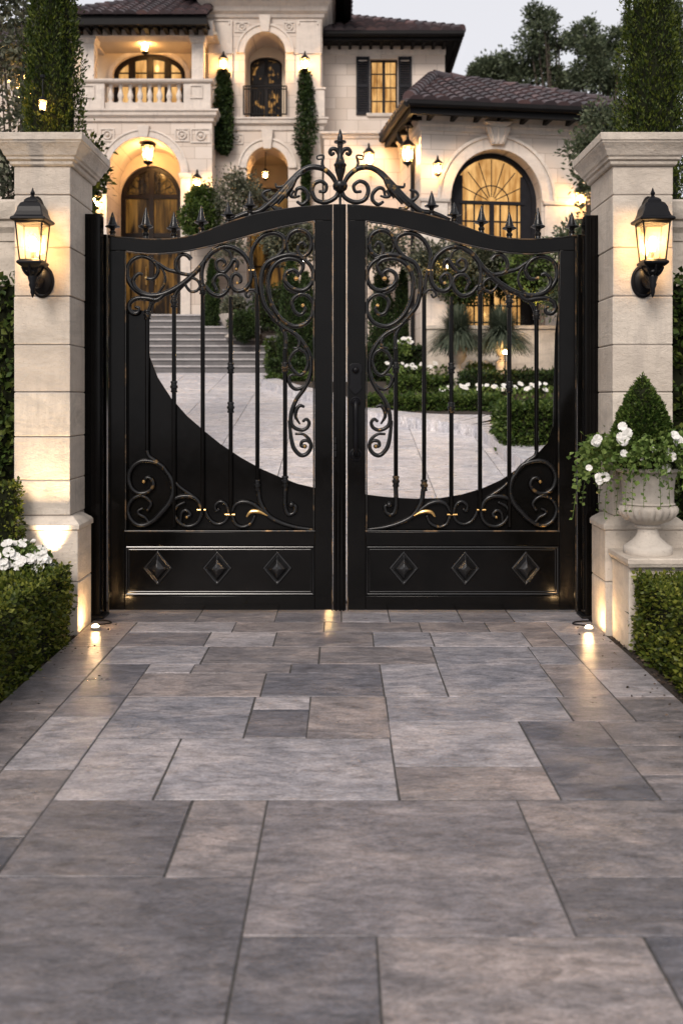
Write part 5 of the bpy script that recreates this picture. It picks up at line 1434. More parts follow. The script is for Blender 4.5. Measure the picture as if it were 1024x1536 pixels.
# ---- shuttered range to the right of the tower
CD = 27.5; cy_ = Yd(CD); cxa, cxb = txb + 0.003, X(667, CD)
wx0, wx1, wz0, wz1 = X(555, CD), X(596, CD), Z(170, CD), Z(88, CD)
m = MB(); rect_wall(m, cxa, cxb, 1.6, Z(52, CD), wx0, wx1, wz0, wz1, cy_, cy_ + 0.4); m.box(cxb - 0.4, cxb, cy_ + 0.4, cy_ + 9, 1.6, Z(52, CD)); m.build('upper_wall', M['ashlar'], H, smooth=0)
m = MB(); t = 0.05
m.box(wx0, wx1, cy_ + 0.10, cy_ + 0.17, wz0, wz0 + t); m.box(wx0, wx1, cy_ + 0.10, cy_ + 0.17, wz1 - t, wz1)
m.box(wx0, wx0 + t, cy_ + 0.10, cy_ + 0.17, wz0 + t, wz1 - t); m.box(wx1 - t, wx1, cy_ + 0.10, cy_ + 0.17, wz0 + t, wz1 - t)
mx = (wx0 + wx1) / 2; m.box(mx - 0.04, mx + 0.04, cy_ + 0.09, cy_ + 0.16, wz0 + t, wz1 - t)
for k in (1, 2, 3): zz = wz0 + (wz1 - wz0) * k / 4; m.box(wx0 + t, wx1 - t, cy_ + 0.115, cy_ + 0.15, zz - 0.014, zz + 0.014)
for f in (0.25, 0.75): x = wx0 + (wx1 - wx0) * f; m.box(x - 0.008, x + 0.008, cy_ + 0.12, cy_ + 0.145, wz0 + t, wz1 - t)
uw = m.build('shuttered_window', M['dark_wood'], H, smooth=0)
m = MB(); m.box(wx0, wx1, cy_ + 0.15, cy_ + 0.16, wz0, wz1); m.build('pane', M['lit'], uw, smooth=0)
m = MB(); band(m, wx0 - 0.05, wx1 + 0.05, cy_ - 0.02, [(0.0, wz0 - 0.10), (0.04, wz0 - 0.08), (0.06, wz0 - 0.02), (0.06, wz0 - 0.003)], cy_ + 0.05); m.build('sill', M['stone'], uw, smooth=0)
for a, b in ((534, 554), (597, 617)):
    m = MB(); x0, x1 = X(a, CD), X(b, CD); za, zb = Z(172, CD), Z(85, CD); y = cy_ - 0.05
    m.box(x0, x0 + 0.06, y, y + 0.045, za, zb); m.box(x1 - 0.06, x1, y, y + 0.045, za, zb)
    for zz in (za, (za + zb) / 2 - 0.04, zb - 0.08): m.box(x0 + 0.06, x1 - 0.06, y + 0.002, y + 0.043, zz, zz + 0.08)
    n_ = 22
    for i in range(n_):
        zz = za + 0.09 + (zb - za - 0.2) * i / n_
        m.add([(x0 + .06, y + .008, zz), (x1 - .06, y + .008, zz), (x1 - .06, y + .036, zz + .055), (x0 + .06, y + .036, zz + .055), (x0 + .06, y + .02, zz - .004), (x1 - .06, y + .02, zz - .004), (x1 - .06, y + .042, zz + .05), (x0 + .06, y + .042, zz + .05)],
              [(0, 1, 2, 3), (4, 7, 6, 5), (0, 4, 5, 1), (2, 6, 7, 3)])
    m.build('shutter', M['shutter'], H, smooth=0)
m = MB(); band(m, cxa, cxb - 0.1, cy_, [(0.0, Z(207, CD)), (0.03, Z(205, CD)), (0.05, Z(201, CD)), (0.06, Z(197, CD)), (0.03, Z(196, CD))], cy_ + 0.01); m.build('string_course', M['stone'], H, smooth=20)
m = MB(); band(m, cxa, cxb, cy_, [(0.0, Z(82, CD)), (0.02, Z(81.5, CD)), (0.03, Z(62, CD)), (0.06, Z(58, CD)), (0.06, Z(53, CD))], cy_ + 0.01); m.build('frieze', M['stone'], H, smooth=20)
ed = 26.75; EZ = Z(47, ed); e0, e1 = (txb + 0.02, Yd(ed), EZ), (X(693, ed), Yd(ed), EZ)
ap = (txb + 0.6, Yd(30.6), Z(29, 30.6)); ap0 = (txb + 0.02, Yd(30.6), Z(29, 30.6))
m = MB(); roof_face(m, e0, e1, ap0, ap); er = (e1[0], Yd(37), EZ); roof_face(m, e1, er, ap, (txb + 0.6, Yd(34), Z(29, 30.6))); hip_caps(m, e1, ap); m.build('upper_roof', M['tile'], H, smooth=40)
m = MB(); m.tube([(e0[0], Yd(ed) - 0.04, EZ - 0.06), (e1[0] + 0.05, Yd(ed) - 0.04, EZ - 0.06)], 0.085, 10, up=(0, 0, 1)); m.build('gutter', M['eave'], H)
m = MB(); m.box(e0[0], e1[0], Yd(ed) + 0.05, Yd(ed) + 0.14, EZ - 0.20, EZ + 0.01); m.box(e1[0] - 0.09, e1[0], Yd(ed) + 0.14, Yd(36), EZ - 0.20, EZ + 0.01)
m.box(e0[0], e1[0] - 0.09, Yd(ed) + 0.14, cy_ + 0.2, EZ - 0.12, EZ - 0.07); m.box(cxb - 0.2, e1[0] - 0.09, cy_ + 0.2, Yd(36), EZ - 0.12, EZ - 0.07)
for k in range(13):
    x = e0[0] + 0.15 + k * (e1[0] - e0[0] - 0.3) / 12; m.box(x - 0.04, x + 0.04, Yd(ed) + 0.14, cy_, EZ - 0.22, EZ - 0.125)
m.build('upper_eave', M['eave'], H, smooth=0)

# ---- arched garden wing, turned a little away
WA = R(8); wc = Vector((X(631, 20.8), Yd(20.8), 0))
WX = Matrix.Translation(wc) @ Matrix.Rotation(WA, 4, 'Z')
def wz(py, D=20.9): return Z(py, D)
LW = 4.45; zt = wz(163)
acx, ahw, azs, ari = 1.62, 0.98, wz(298), (298 - 222) * 20.9 / F
m = MB(WX); arch_wall(m, 0, LW, 1.2, zt, acx, ahw, 3.0, azs, ari, 0, 0.55); m.build('wing_wall', M['ashlar'], H, smooth=30)
m = MB(WX); m.box(0, 0.4, 0.55, 4.6, 1.2, zt); m.box(LW - 0.4, LW, 0.55, 7.2, 1.2, zt); m.build('wing_side_wall', M['ashlar'], H, smooth=0)
m = MB(WX); arch_ring(m, acx, ahw + 0.004, azs, ari + 0.004, 0.26, -0.05, 0.03); arch_ring(m, acx, ahw + 0.24, azs, ari + 0.24, 0.07, -0.085, -0.046); m.build('wing_archivolt', M['stone'], H, smooth=30, bevel=0.008)
m = MB(WX)
for a, b in ((0.0, 0.56), (2.66, 3.3)):
    m.box(a, b, -0.06, 0, 1.2, azs - 0.10)
    band(m, a, b, -0.06, [(0.0, azs - 0.10), (0.03, azs - 0.08), (0.045, azs - 0.02), (0.045, azs)], 0)
m.build('wing_pilaster', M['stone'], H, smooth=20, bevel=0.008)
kx = 1.62; m = MB(WX)
for (a, b, c, d, e) in ((0.13, 0.27, wz(216), wz(190), 0.14), (0.17, 0.31, wz(190), wz(183), 0.18)):
    m.add([(kx - a, -e, c), (kx + a, -e, c), (kx + a, 0, c), (kx - a, 0, c), (kx - b, -e - 0.03, d), (kx + b, -e - 0.03, d), (kx + b, 0, d), (kx - b, 0, d)], [(0, 3, 2, 1), (4, 5, 6, 7), (0, 1, 5, 4), (1, 2, 6, 5), (2, 3, 7, 6), (3, 0, 4, 7)])
for s in (-1, 0, 1): m.tube([(kx + s * 0.09, -0.15, wz(214)), (kx + s * 0.17, -0.18, wz(192))], 0.03, 6)
m.build('wing_keystone', M['stone'], H, smooth=25, bevel=0.01)
m = MB(WX); band(m, 0, LW, 0, [(0.0, wz(198)), (0.03, wz(197)), (0.03, wz(191)), (0.06, wz(188)), (0.06, wz(182)), (0.10, wz(178)), (0.16, wz(170)), (0.18, wz(164)), (0.18, wz(162))], 4.6); m.build('wing_cornice', M['stone'], H, smooth=20)
# big arched window with fanlight
m = MB(WX); yv = 0.30
arch_ring(m, acx, ahw - 0.10, azs, ari - 0.10, 0.10, yv, yv + 0.12, 3.0)
for s in (-1, 1): m.box(acx + s * (ahw - 0.10) - (0.24 if s > 0 else 0), acx + s * (ahw - 0.10) + (0 if s > 0 else 0.24), yv + 0.03, yv + 0.09, 3.0, azs + ari * 0.55)
m.box(acx - ahw + 0.27, acx + ahw - 0.27, yv + 0.002, yv + 0.10, azs - 0.03, azs + 0.04)
m.box(acx - 0.045, acx + 0.045, yv + 0.001, yv + 0.11, 3.0, azs - 0.03)
ww_ = m.build('wing_window', M['shutter'], H, smooth=30, bevel=0.004)
m = MB(WX)
for a in np.linspace(0, PI, 9)[1:-1]:
    m.tube([(acx + 0.10 * math.cos(a), yv + 0.06, azs + 0.04 + 0.1 * math.sin(a)), (acx + (ahw - 0.25) * math.cos(a), yv + 0.06, azs + (ari - 0.12) * math.sin(a))], 0.011, 5)
m.tube([(acx + 0.38 * math.cos(a), yv + 0.055, azs + 0.04 + 0.34 * math.sin(a)) for a in np.linspace(0, PI, 15)], 0.013, 5)
for k in range(1, 8): zz = azs - 0.03 - k * 0.36; m.box(acx - ahw + 0.27, acx + ahw - 0.27, yv + 0.045, yv + 0.075, zz - 0.017, zz + 0.017)
for f in (-0.74, -0.5, -0.25, 0.25, 0.5, 0.74): m.box(acx + f * ahw * 0.78 - 0.016, acx + f * ahw * 0.78 + 0.016, yv + 0.05, yv + 0.07, 3.0, azs - 0.03)
m.build('muntin', M['shutter'], ww_, smooth=0)
m = MB(WX); arch_pane(m, acx, ahw - 0.06, 3.0, azs, ari - 0.06, yv + 0.085, 0.008); m.build('pane', M['lit'], ww_, smooth=0)
# wing roof: tiles, gutter, soffit
eo = 0.62; el_ = 0.38; EZw = wz(152, 20.2)
e0, e1 = WX @ Vector((-el_, -eo, EZw)), WX @ Vector((LW + 0.2, -eo, EZw)); e2 = WX @ Vector((-el_, 2.75, EZw)); e3 = WX @ Vector((LW + 0.2, 6.6, EZw))
ap = WX @ Vector((0.85, 2.5, EZw + 1.50)); ap2 = WX @ Vector((1.7, 2.7, EZw + 1.48))
m = MB(); roof_face(m, e0, e1, ap, ap2); roof_face(m, e2, e0, ap, ap); roof_face(m, e1, e3, ap2, ap2); roof_face(m, e3, e2, ap2, ap); hip_caps(m, e0, ap); hip_caps(m, e1, ap2); hip_caps(m, ap, ap2); m.build('wing_roof', M['tile'], H, smooth=40)
m = MB(WX); m.tube([(-el_ - 0.02, -eo - 0.03, EZw - 0.05), (LW + 0.24, -eo - 0.03, EZw - 0.05)], 0.08, 10, up=(0, 0, 1)); m.tube([(-el_ - 0.03, -eo, EZw - 0.05), (-el_ - 0.03, 2.75, EZw - 0.05)], 0.08, 10, up=(0, 0, 1)); m.build('wing_gutter', M['eave'], H)
m = MB(WX); m.box(-el_ + 0.03, LW + 0.2, -eo + 0.04, -eo + 0.12, EZw - 0.24, EZw); m.box(-el_ + 0.03, -el_ + 0.11, -eo + 0.12, 2.75, EZw - 0.24, EZw)
m.box(-el_ + 0.11, LW + 0.2, -eo + 0.12, 0.3, EZw - 0.13, EZw - 0.08); m.box(-el_ + 0.11, 0.3, 0.3, 2.75, EZw - 0.13, EZw - 0.08)
for k in range(5): yy = -0.1 + k * 0.56; m.box(-el_ + 0.11, 0.0, yy, yy + 0.09, EZw - 0.23, EZw - 0.135)
for k in range(9): xx = 0.1 + k * 0.5; m.box(xx, xx + 0.09, -eo + 0.12, 0.0, EZw - 0.23, EZw - 0.135)
m.build('wing_eave', M['eave'], H, smooth=0)
m = MB(WX); m.tube(crom([(-0.30, 0.9, EZw - 0.14), (-0.28, 0.8, EZw - 0.45), (-0.08, 0.5, EZw - 0.75), (-0.07, 0.5, EZw - 1.1)], 5) + [Vector((-0.07, 0.5, 1.6))], 0.045, 8, up=(0, 1, 0)); m.build('downspout', M['eave'], H)

# lower range that links tower and wing, with a ledge under the shuttered window
LD = 22.95; ly = Yd(LD); lxa, lxb = X(486, LD), 1.45
m = MB(); m.box(lxa, lxb, ly, cy_ - 0.003, 1.6, Z(209, LD)); m.build('link_wall', M['ashlar'], H, smooth=0)
m = MB(); band(m, lxa, lxb, ly, [(0.0, Z(209, LD)), (0.03, Z(207, LD)), (0.05, Z(204, LD)), (0.10, Z(201, LD)), (0.10, Z(198, LD)), (0.02, Z(196.5, LD))], cy_ - 0.003); m.build('link_ledge', M['stone'], H, smooth=20)

# ================================================================== HOUSE LANTERNS
def house_lantern(c, h, label, kind='wall', chain=0.0, bulb=True, back=(0, 1, 0)):
    """small lantern: glazed tapering cage, roof and finial; c is the middle of the glass."""
    root = thing('house_lantern', label, 'lantern', c, 'lanterns on the house')
    x, y, z = c
    m = MB().lathe([(h * .30, z + h * .30), (h * .33, z + h * .33), (h * .24, z + h * .42), (h * .12, z + h * .55), (h * .05, z + h * .60), (h * .06, z + h * .64), (0.004, z + h * .78)], (x, y, 0), 8)
    m.build('roof', M['black_metal'], root, smooth=0)
    m = MB()
    for k in range(6):
        a = PI * k / 3; m.tube([(x + h * .27 * math.cos(a), y + h * .27 * math.sin(a), z + h * .31), (x + h * .19 * math.cos(a), y + h * .19 * math.sin(a), z - h * .34)], h * .018, 5, up=(1, 0, 0))
    m.lathe([(h * .20, z - h * .33), (h * .20, z - h * .38), (h * .10, z - h * .44), (h * .04, z - h * .48), (0.004, z - h * .58)], (x, y, 0), 8)
    m.build('cage', M['black_metal'], root)
    m = MB().lathe([(h * .18, -h * .33), (h * .255, h * .30)], c, 6); m.f = m.f[:-2]; m.m = m.m[:-2]
    m.build('glass', M['glass'], root, smooth=0, recalc=False)
    MB().ball(c, h * .12, 10, sz=1.5).build('bulb', M['house_bulb'], root)
    m = MB()
    if kind == 'wall':
        bx, by = x + back[0] * 0.18, y + back[1] * 0.18
        m.tube(crom([(x, y, z + h * .62), (x + back[0] * .06, y + back[1] * .06, z + h * .82), (x + back[0] * .14, y + back[1] * .14, z + h * .7), (bx, by, z + h * .35)], 4), h * .05, 6, up=(1, 0, 0.2))
        m.ball((bx, by, z + h * .35), h * .12, 8)
        m.build('bracket', M['black_metal'], root)
    else:
        m.tube([(x, y, z + h * .7), (x, y, z + h * .7 + chain)], h * .035, 6, up=(1, 0, 0))
        m.lathe([(h * .14, z + h * .7 + chain - 0.03), (h * .16, z + h * .7 + chain)], (x, y, 0), 10)
        m.build('chain', M['black_metal'], root)
    return root
house_lantern((X(217.5, 26.2), Yd(26.2), Z(69, 26.2)), 0.46, 'lantern hanging from the loggia ceiling above the balcony', 'hang', 0.06)
house_lantern((X(222, 26.0), Yd(26.0), Z(230, 26.0)), 0.62, 'lantern hanging in the arched porch above the entrance door', 'hang', 0.30)
house_lantern((X(334.5, 25.95), Yd(25.98), Z(95, 25.95)), 0.42, 'wall lantern on the tower pilaster nearer the balcony', 'wall')
house_lantern((X(457, 25.95), Yd(25.98), Z(95, 25.95)), 0.42, 'wall lantern on the tower pilaster nearer the shuttered window', 'wall')
house_lantern((X(295, 25.2), Yd(25.22), Z(275, 25.2)), 0.44, 'wall lantern on the porch wall by the tower side of the arch', 'wall')
house_lantern((X(143, 25.2), Yd(25.22), Z(302, 25.2)), 0.44, 'wall lantern on the porch wall beside the gate pillar', 'wall')
house_lantern((X(398, 26.8), Yd(26.8), Z(262, 26.8)), 0.30, 'pendant lantern on a long drop in the tower base arch', 'hang', 0.52)
house_lantern((X(553, 22.7), Yd(22.7), Z(238, 22.7)), 0.44, 'wall lantern below the shuttered window', 'wall')
p = WX @ Vector((-0.22, 0.28, wz(228))); house_lantern(tuple(p), 0.52, 'lantern under the eave at the corner of the arched wing', 'hang', 0.25)
p = WX @ Vector((0.30, -0.26, wz(258))); house_lantern(tuple(p), 0.34, 'wall lantern on the wing between its corner and the arched window', 'wall')
p = WX @ Vector((3.36, -0.30, wz(296))); house_lantern(tuple(p), 0.46, 'wall lantern on the wing between the arched window and the leafy tree', 'wall')
p = WX @ Vector((0.22, -0.26, wz(300))); 

# ================================================================== STEPS
st = thing('stone_steps', 'broad flight of grey stone steps climbing to the porch', 'steps', (-3.6, Yd(23), slope_z(Yd(23))))
zs0, nst = slope_z(15.5), 9
for k in range(nst):
    y = Yd(23) + k * 0.265; z1 = zs0 + (3.75 - zs0) * (k + 1) / nst
    xr = X(400, 23) + (0.0 if k < 4 else -0.28)
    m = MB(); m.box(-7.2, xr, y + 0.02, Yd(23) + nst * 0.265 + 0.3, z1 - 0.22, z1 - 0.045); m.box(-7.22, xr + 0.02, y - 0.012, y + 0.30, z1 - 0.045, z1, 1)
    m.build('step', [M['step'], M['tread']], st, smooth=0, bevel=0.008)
ck = thing('stair_plinth', 'squat grey stone block ending the flight of steps', 'plinth', (X(402, 23), Yd(23.2), zs0))
m = MB().box(X(386, 23) + 0.24, X(415, 23), Yd(22.9), Yd(24.6), zs0 - 0.1, Z(508, 23)); m.build('block', M['step'], ck, smooth=0, bevel=0.02)
m = MB(); ring(m, X(386, 23) + 0.24, X(415, 23), Yd(22.9), Yd(24.6), [(0.0, Z(508, 23)), (0.03, Z(507, 23)), (0.03, Z(504, 23)), (0.015, Z(503.5, 23))]); m.build('coping', M['step'], ck, smooth=0)

tw = thing('terrace_wall', 'grey stone terrace wall standing beside the top of the steps', 'wall', (X(362, 24.95), Yd(24.95), 2.3))
m = MB(); m.box(X(336, 24.95), X(418, 24.95), Yd(24.95), Yd(25.35), 2.3, Z(438, 24.95)); m.build('wall_body', M['step'], tw, smooth=0, bevel=0.01)
m = MB(); ring(m, X(336, 24.95), X(418, 24.95), Yd(24.95), Yd(25.35), [(0.0, Z(438, 24.95)), (0.04, Z(437, 24.95)), (0.04, Z(433, 24.95))]); m.build('coping', M['step'], tw, smooth=0)

# ================================================================== GARDEN BED, KERB
kp = [ground_at(*q) for q in ((392, 581), (430, 594), (470, 603), (512, 618), (552, 632), (600, 640), (645, 646), (690, 652), (716, 657), (735, 672), (754, 690), (780, 708), (805, 722), (850, 760))]
kp = [Vector(p) for p in crom([tuple(p) for p in kp], 4)]
bed = MB(); n = len(kp)
vs = [(p.x, p.y, slope_z(p.y) + 0.13) for p in kp] + [(9.5, p.y + 2.2 if i < n / 2 else p.y, slope_z(p.y) + 0.13) for i, p in enumerate(kp)]
kb = MB()
for i in range(n - 1):
    a, b = kp[i], kp[i + 1]
    d = (b - a); nrm = Vector((d.y, -d.x, 0)).normalized()
    if nrm.y > 0 and nrm.x > 0.0: pass
    q = []
    for ii, P_ in ((i, a), (i + 1, b)):
        z = slope_z(P_.y); kw = 0.35 + 1.35 * math.exp(-((ii / n - 0.66) / 0.17) ** 2)
        q += [(P_.x - nrm.x * .0, P_.y - nrm.y * .0, z - 0.05), (P_.x, P_.y, z + 0.17), (P_.x - kw * nrm.x, P_.y - kw * nrm.y, slope_z(P_.y - kw * nrm.y) + 0.17), (P_.x - kw * nrm.x, P_.y - kw * nrm.y, z - 0.05)]
    kb.add(q, [(0, 1, 5, 4), (1, 2, 6, 5), (2, 3, 7, 6), (3, 0, 4, 7)])
kbo = kb.build('kerb', M['pale_slab'], smooth=30); tag(kbo, kind='structure')
gb = MB(); far = []
for i, p in enumerate(kp):
    far.append((9.0, p.y + 3.5 if i < n * 0.45 else max(p.y, 4.0), 0))
vs = [(p.x + 0.1, p.y + 0.02, slope_z(p.y) + 0.12) for p in kp] + [(9.0, p.y, slope_z(p.y) + 0.12) for p in kp]
gb.add(vs, [(i, i + 1, n + i + 1, n + i) for i in range(n - 1)])
tag(gb.build('planting_bed', M['soil'], smooth=0, recalc=False), kind='structure')

bz2 = lambda y: slope_z(y) + 0.12
def at(px, py, D): p = PX(px, py, D); return p
def ghedge(pxa, pxb, pyt, D, depth, h, n, label, rot=0.0, dz=0.0, leaf='dark_leaf', size=(0.04, 0.075)):
    """garden hedge whose top front edge shows at row pyt."""
    zt_ = Z(pyt, D); y = Yd(D)
    return hedge('garden_hedge', X(pxa, D), X(pxb, D), y, y + depth, zt_ - h, zt_, n, label, leaf, size, 0.035, m=rot, group='clipped hedges in the garden')
ghedge(545, 757, 594, 16.6, 0.95, 0.75, 16000, 'long low hedge behind the curved kerb, in front of white flowers', -0.02, leaf='cone_leaf')
ghedge(756, 880, 606, 13.3, 1.1, 1.0, 14000, 'blocky hedge on the kerb corner nearest the gate', 0.0, leaf='cone_leaf')
ghedge(690, 860, 556, 18.6, 0.9, 0.9, 9000, 'hedge behind the white flower bed, below the grass urns', 0.10)
ghedge(588, 688, 566, 18.9, 0.8, 0.6, 7000, 'narrow hedge stepping back behind the long low hedge', 0.25, leaf='cone_leaf')
ghedge(548, 662, 518, 20.6, 0.8, 0.9, 9000, 'dark square hedge in front of the columnar cypresses', 0)
ghedge(400, 480, 562, 20.6, 0.7, 0.6, 6000, 'lowest clipped hedge beside the steps, next to the kerb', 0, leaf='cone_leaf')
ghedge(402, 485, 540, 21.6, 0.7, 0.6, 6000, 'middle clipped hedge of the tier beside the steps', 0)
ghedge(398, 485, 508, 22.8, 0.8, 0.8, 6000, 'topmost clipped hedge of the tier beside the steps', 0, leaf='cone_leaf')
# grassy crown pieces
def bush(name, label, cat, c, r, n, leaf, size, sq=1.0, group=None, thin=0.22):
    c = np.array(c); d = RNG.normal(size=(n, 3)); d /= np.linalg.norm(d, axis=1, keepdims=True)
    rr = 1 - np.abs(RNG.normal(size=(n, 1))) * thin
    lump = 1 + 0.10 * np.sin(d[:, :1] * 6 + d[:, 2:] * 5) + 0.08 * np.sin(d[:, 1:2] * 9 + 2)
    P = c + d * rr * lump * r * np.array([1, 1, sq])
    core = MB().ball((0, 0, 0), r * 0.72, 12); core.v = [Vector((p.x + c[0], p.y + c[1], p.z * sq + c[2])) for p in core.v]
    o = leaf_mesh(name, leaf_arrays(P, d + RNG.normal(size=(n, 3)) * 0.6, RNG.uniform(*size, n), 0.6, 0.12), [M[leaf], M['core']], None, (c[0], c[1], c[2] - r * sq), core)
    return tag(o, label, cat, group)
bush('boxwood_ball', 'clipped boxwood ball on the plinth beside the steps', 'shrub', PX(366, 488, 23.6), 0.36, 4200, 'dark_leaf', (0.04, 0.07))
bush('boxwood_ball', 'rounded dark shrub behind the boxwood ball and tiered hedges', 'shrub', PX(408, 462, 25.0), 0.62, 4200, 'dark_leaf', (0.05, 0.08))
bush('boxwood_ball', 'round bush in the lantern light against the porch wall', 'shrub', PX(300, 330, 24.6), 0.50, 5000, 'cone_leaf', (0.05, 0.09), 1.2)
bush('boxwood_ball', 'smaller round bush topping the one by the porch wall', 'shrub', PX(302, 300, 24.7), 0.36, 3000, 'cone_leaf', (0.05, 0.09))

# ------------------------------------------------------------------ trees
def limb_tree(name, label, cat, base, height, trunk_r, clumps, leaf, n_leaf, size, spread=0.55, lean=(0, 0), group=None, seedv=1):
    """tapered trunk with limbs reaching each leaf clump; clumps: (x, y, z, radius) relative to the base."""
    root = thing(name, label, cat, base, group)
    rs = random.Random(seedv)
    b = Vector(base); m = MB()
    top = b + Vector((lean[0], lean[1], height * 0.62))
    tp = [b + Vector((0, 0, -0.15)), b + (top - b) * 0.35 + Vector((rs.uniform(-.05, .05) * height, 0, 0)), b + (top - b) * 0.7, top]
    tpts = crom(tp, 5)
    m.tube(tpts, lerp_list([trunk_r * 1.25, trunk_r, trunk_r * .8, trunk_r * .5], len(tpts)), 9, up=(0, 1, 0))
    for (x, y, z, r) in clumps:
        s = tpts[min(len(tpts) - 1, max(3, int(len(tpts) * min(0.95, z / height * 0.8))))]
        e = b + Vector((x, y, z))
        mid = (s + e) / 2 + Vector((0, 0, -0.06 * height * rs.random()))
        lp = crom([s, mid, e], 4); m.tube(lp, lerp_list([trunk_r * .42, trunk_r * .25, trunk_r * .08], len(lp)), 6, up=(0.3, 0.8, 0.1))
    m.build('trunk', M['bark'], root, smooth=60)
    tot = sum(c[3] ** 2 for c in clumps); Ps, Ds = [], []
    for (x, y, z, r) in clumps:
        n = max(20, int(n_leaf * r * r / tot)); c = np.array([b.x + x, b.y + y, b.z + z])
        sub = max(3, int(n / 90)); sc = RNG.normal(size=(sub, 3)); sc /= np.linalg.norm(sc, axis=1, keepdims=True); sc *= (RNG.random((sub, 1)) ** 0.5) * r * 0.85; sc[:, 2] *= 0.75
        k = RNG.integers(0, sub, n)
        off = RNG.normal(size=(n, 3)) * r * spread * 0.36
        Ps.append(c + sc[k] + off); Ds.append(off / (r * .3) + sc[k] / r + RNG.normal(size=(n, 3)) * 0.7)
    P = np.concatenate(Ps); D = np.concatenate(Ds)
    leaf_mesh('crown', leaf_arrays(P, D, RNG.uniform(*size, len(P)), 0.55, 0.1), [M[leaf]], root)
    return root
def cypress(label, base, height, rad, n, size, leaf='cypress_leaf', group=None, top_k=1.1, cat='cypress'):
    root = thing('cypress', label, cat, base, group)
    b = np.array(base)
    t = 1 - (1 - RNG.random(n)) ** 0.62 if False else RNG.random(n) ** 1.15; a = RNG.uniform(0, 2 * PI, n)
    prof = np.interp(t, [0, 0.06, 0.25, 0.6, 0.85, 1.0], [0.72, 0.95, 1.0, 0.80, 0.45, 0.04])
    lump = 1 + 0.13 * np.sin(a * 5 + t * 12) + 0.10 * np.sin(a * 9 - t * 31 + 1) + 0.06 * np.sin(a * 3 + t * 71)
    r = rad * prof * lump * (1 - np.abs(RNG.normal(size=n)) * 0.12)
    spray = RNG.random(n) < 0.10
    r = r + np.where(spray, np.abs(RNG.normal(size=n)) * rad * 0.13, 0.0)
    P = np.stack([b[0] + r * np.cos(a), b[1] + r * np.sin(a), b[2] + 0.15 + t * height], 1)
    D = np.stack([np.cos(a) * 0.5, np.sin(a) * 0.5, np.full(n, 0.9)], 1) + RNG.normal(size=(n, 3)) * 0.42
    core = MB().lathe([(rad * .55, 0.2), (rad * .78, height * .1), (rad * .78, height * .3), (rad * .6, height * .6), (rad * .32, height * .85), (0.01, height * .97)], base, 14)
    leaf_mesh('crown', leaf_arrays(P, D, RNG.uniform(*size, n), 0.42, 0.12), [M[leaf], M['core']], root, None, core)
    MB().tube([(base[0], base[1], base[2] - 0.1), (base[0], base[1], base[2] + 0.6)], rad * .25, 8, up=(1, 0, 0)).build('trunk', M['bark'], root)
    return root
def tz(y): return slope_z(y) - 0.035
y = Yd(10.6); cypress('tall cypress behind the pillar by the petunias, glowing from within', (X(80, 10.6), y, tz(y)), 7.3, 0.35, 48000, (0.024, 0.055), top_k=1.2)
y = Yd(10.6); cypress('tall cypress rising behind the pillar by the urn', (X(976, 10.6), y, tz(y)), 7.7, 0.385, 50000, (0.024, 0.055))
y = Yd(22.2)
for px, top, lab in ((606, 412, 'dark slender cypress by the wing, seen through the handled gate leaf'), (572, 404, 'dark slender cypress next to the meeting stiles, behind the square hedge'),
                     (436, 398, 'dark slender cypress beside the inner stile of the handleless leaf'), (318, 400, 'dark slender cypress at the head of the steps, against the porch pier'),
                     (458, 420, 'short dark cypress nearest the meeting stiles, behind the tiered hedges')):
    dd = 24.9 if px == 318 else 22.2; y = Yd(dd)
    zz = Z(556 if dd < 23 else 500, dd); hh = Z(top, dd) - zz
    cypress(lab, (X(px, dd), y, zz - 0.2), hh + 0.2, 0.27 if dd < 23 else 0.17, 5200, (0.05, 0.10), 'dark_leaf', 'dark cypresses in the garden')
# loose olive with two bare stems by the pillar
y = Yd(11.8)
limb_tree('olive_tree', 'loose silvery olive tree beside the cypress behind the petunia pillar', 'tree', (X(18, 11.8), y, tz(y)), 6.6, 0.06,
          [(-0.3, 0, 4.0, 0.5), (0.12, 0.1, 4.4, 0.45), (-0.1, -0.1, 5.0, 0.55), (0.28, 0, 5.3, 0.4), (-0.2, 0.1, 5.8, 0.6), (0.15, 0, 6.2, 0.5), (0.3, 0.2, 3.6, 0.28), (-0.6, 0.1, 3.4, 0.4), (0.05, 0, 3.5, 0.3)], 'olive_leaf', 6500, (0.06, 0.11), 0.8, (0.1, 0), seedv=3)
y = Yd(24.6)
limb_tree('olive_tree', 'pale feathery olive tree between the porch and the tower arch', 'tree', (X(342, 24.6), y, 3.6), 3.6, 0.05,
          [(0, 0, 3.0, 0.50), (0.45, 0, 3.2, 0.40), (-0.3, 0.1, 2.6, 0.40), (0.7, 0.1, 2.9, 0.35), (0.2, -0.1, 3.4, 0.35), (0.25, 0, 2.4, 0.4), (0.05, 0, 1.8, 0.4)], 'olive_leaf', 4200, (0.06, 0.11), 0.8, (0.12, 0), seedv=5)
y = Yd(18.2)
limb_tree('leafy_tree', 'grey green leafy tree between the arched wing and the urn pillar', 'tree', (X(884, 18.2), y, tz(y)), 5.9, 0.07,
          [(0.3, 0, 5.2, 0.36), (-0.10, 0, 4.7, 0.36), (0.4, 0, 4.6, 0.45), (0.05, 0, 4.1, 0.45), (0.3, 0.2, 3.4, 0.45), (-0.2, 0, 2.9, 0.5), (0.25, 0, 2.3, 0.6), (0.5, 0, 3.9, 0.4), (-0.3, 0, 2.0, 0.5)], 'tree_leaf', 12000, (0.07, 0.12), 0.8, seedv=8)
y = Yd(25.2)
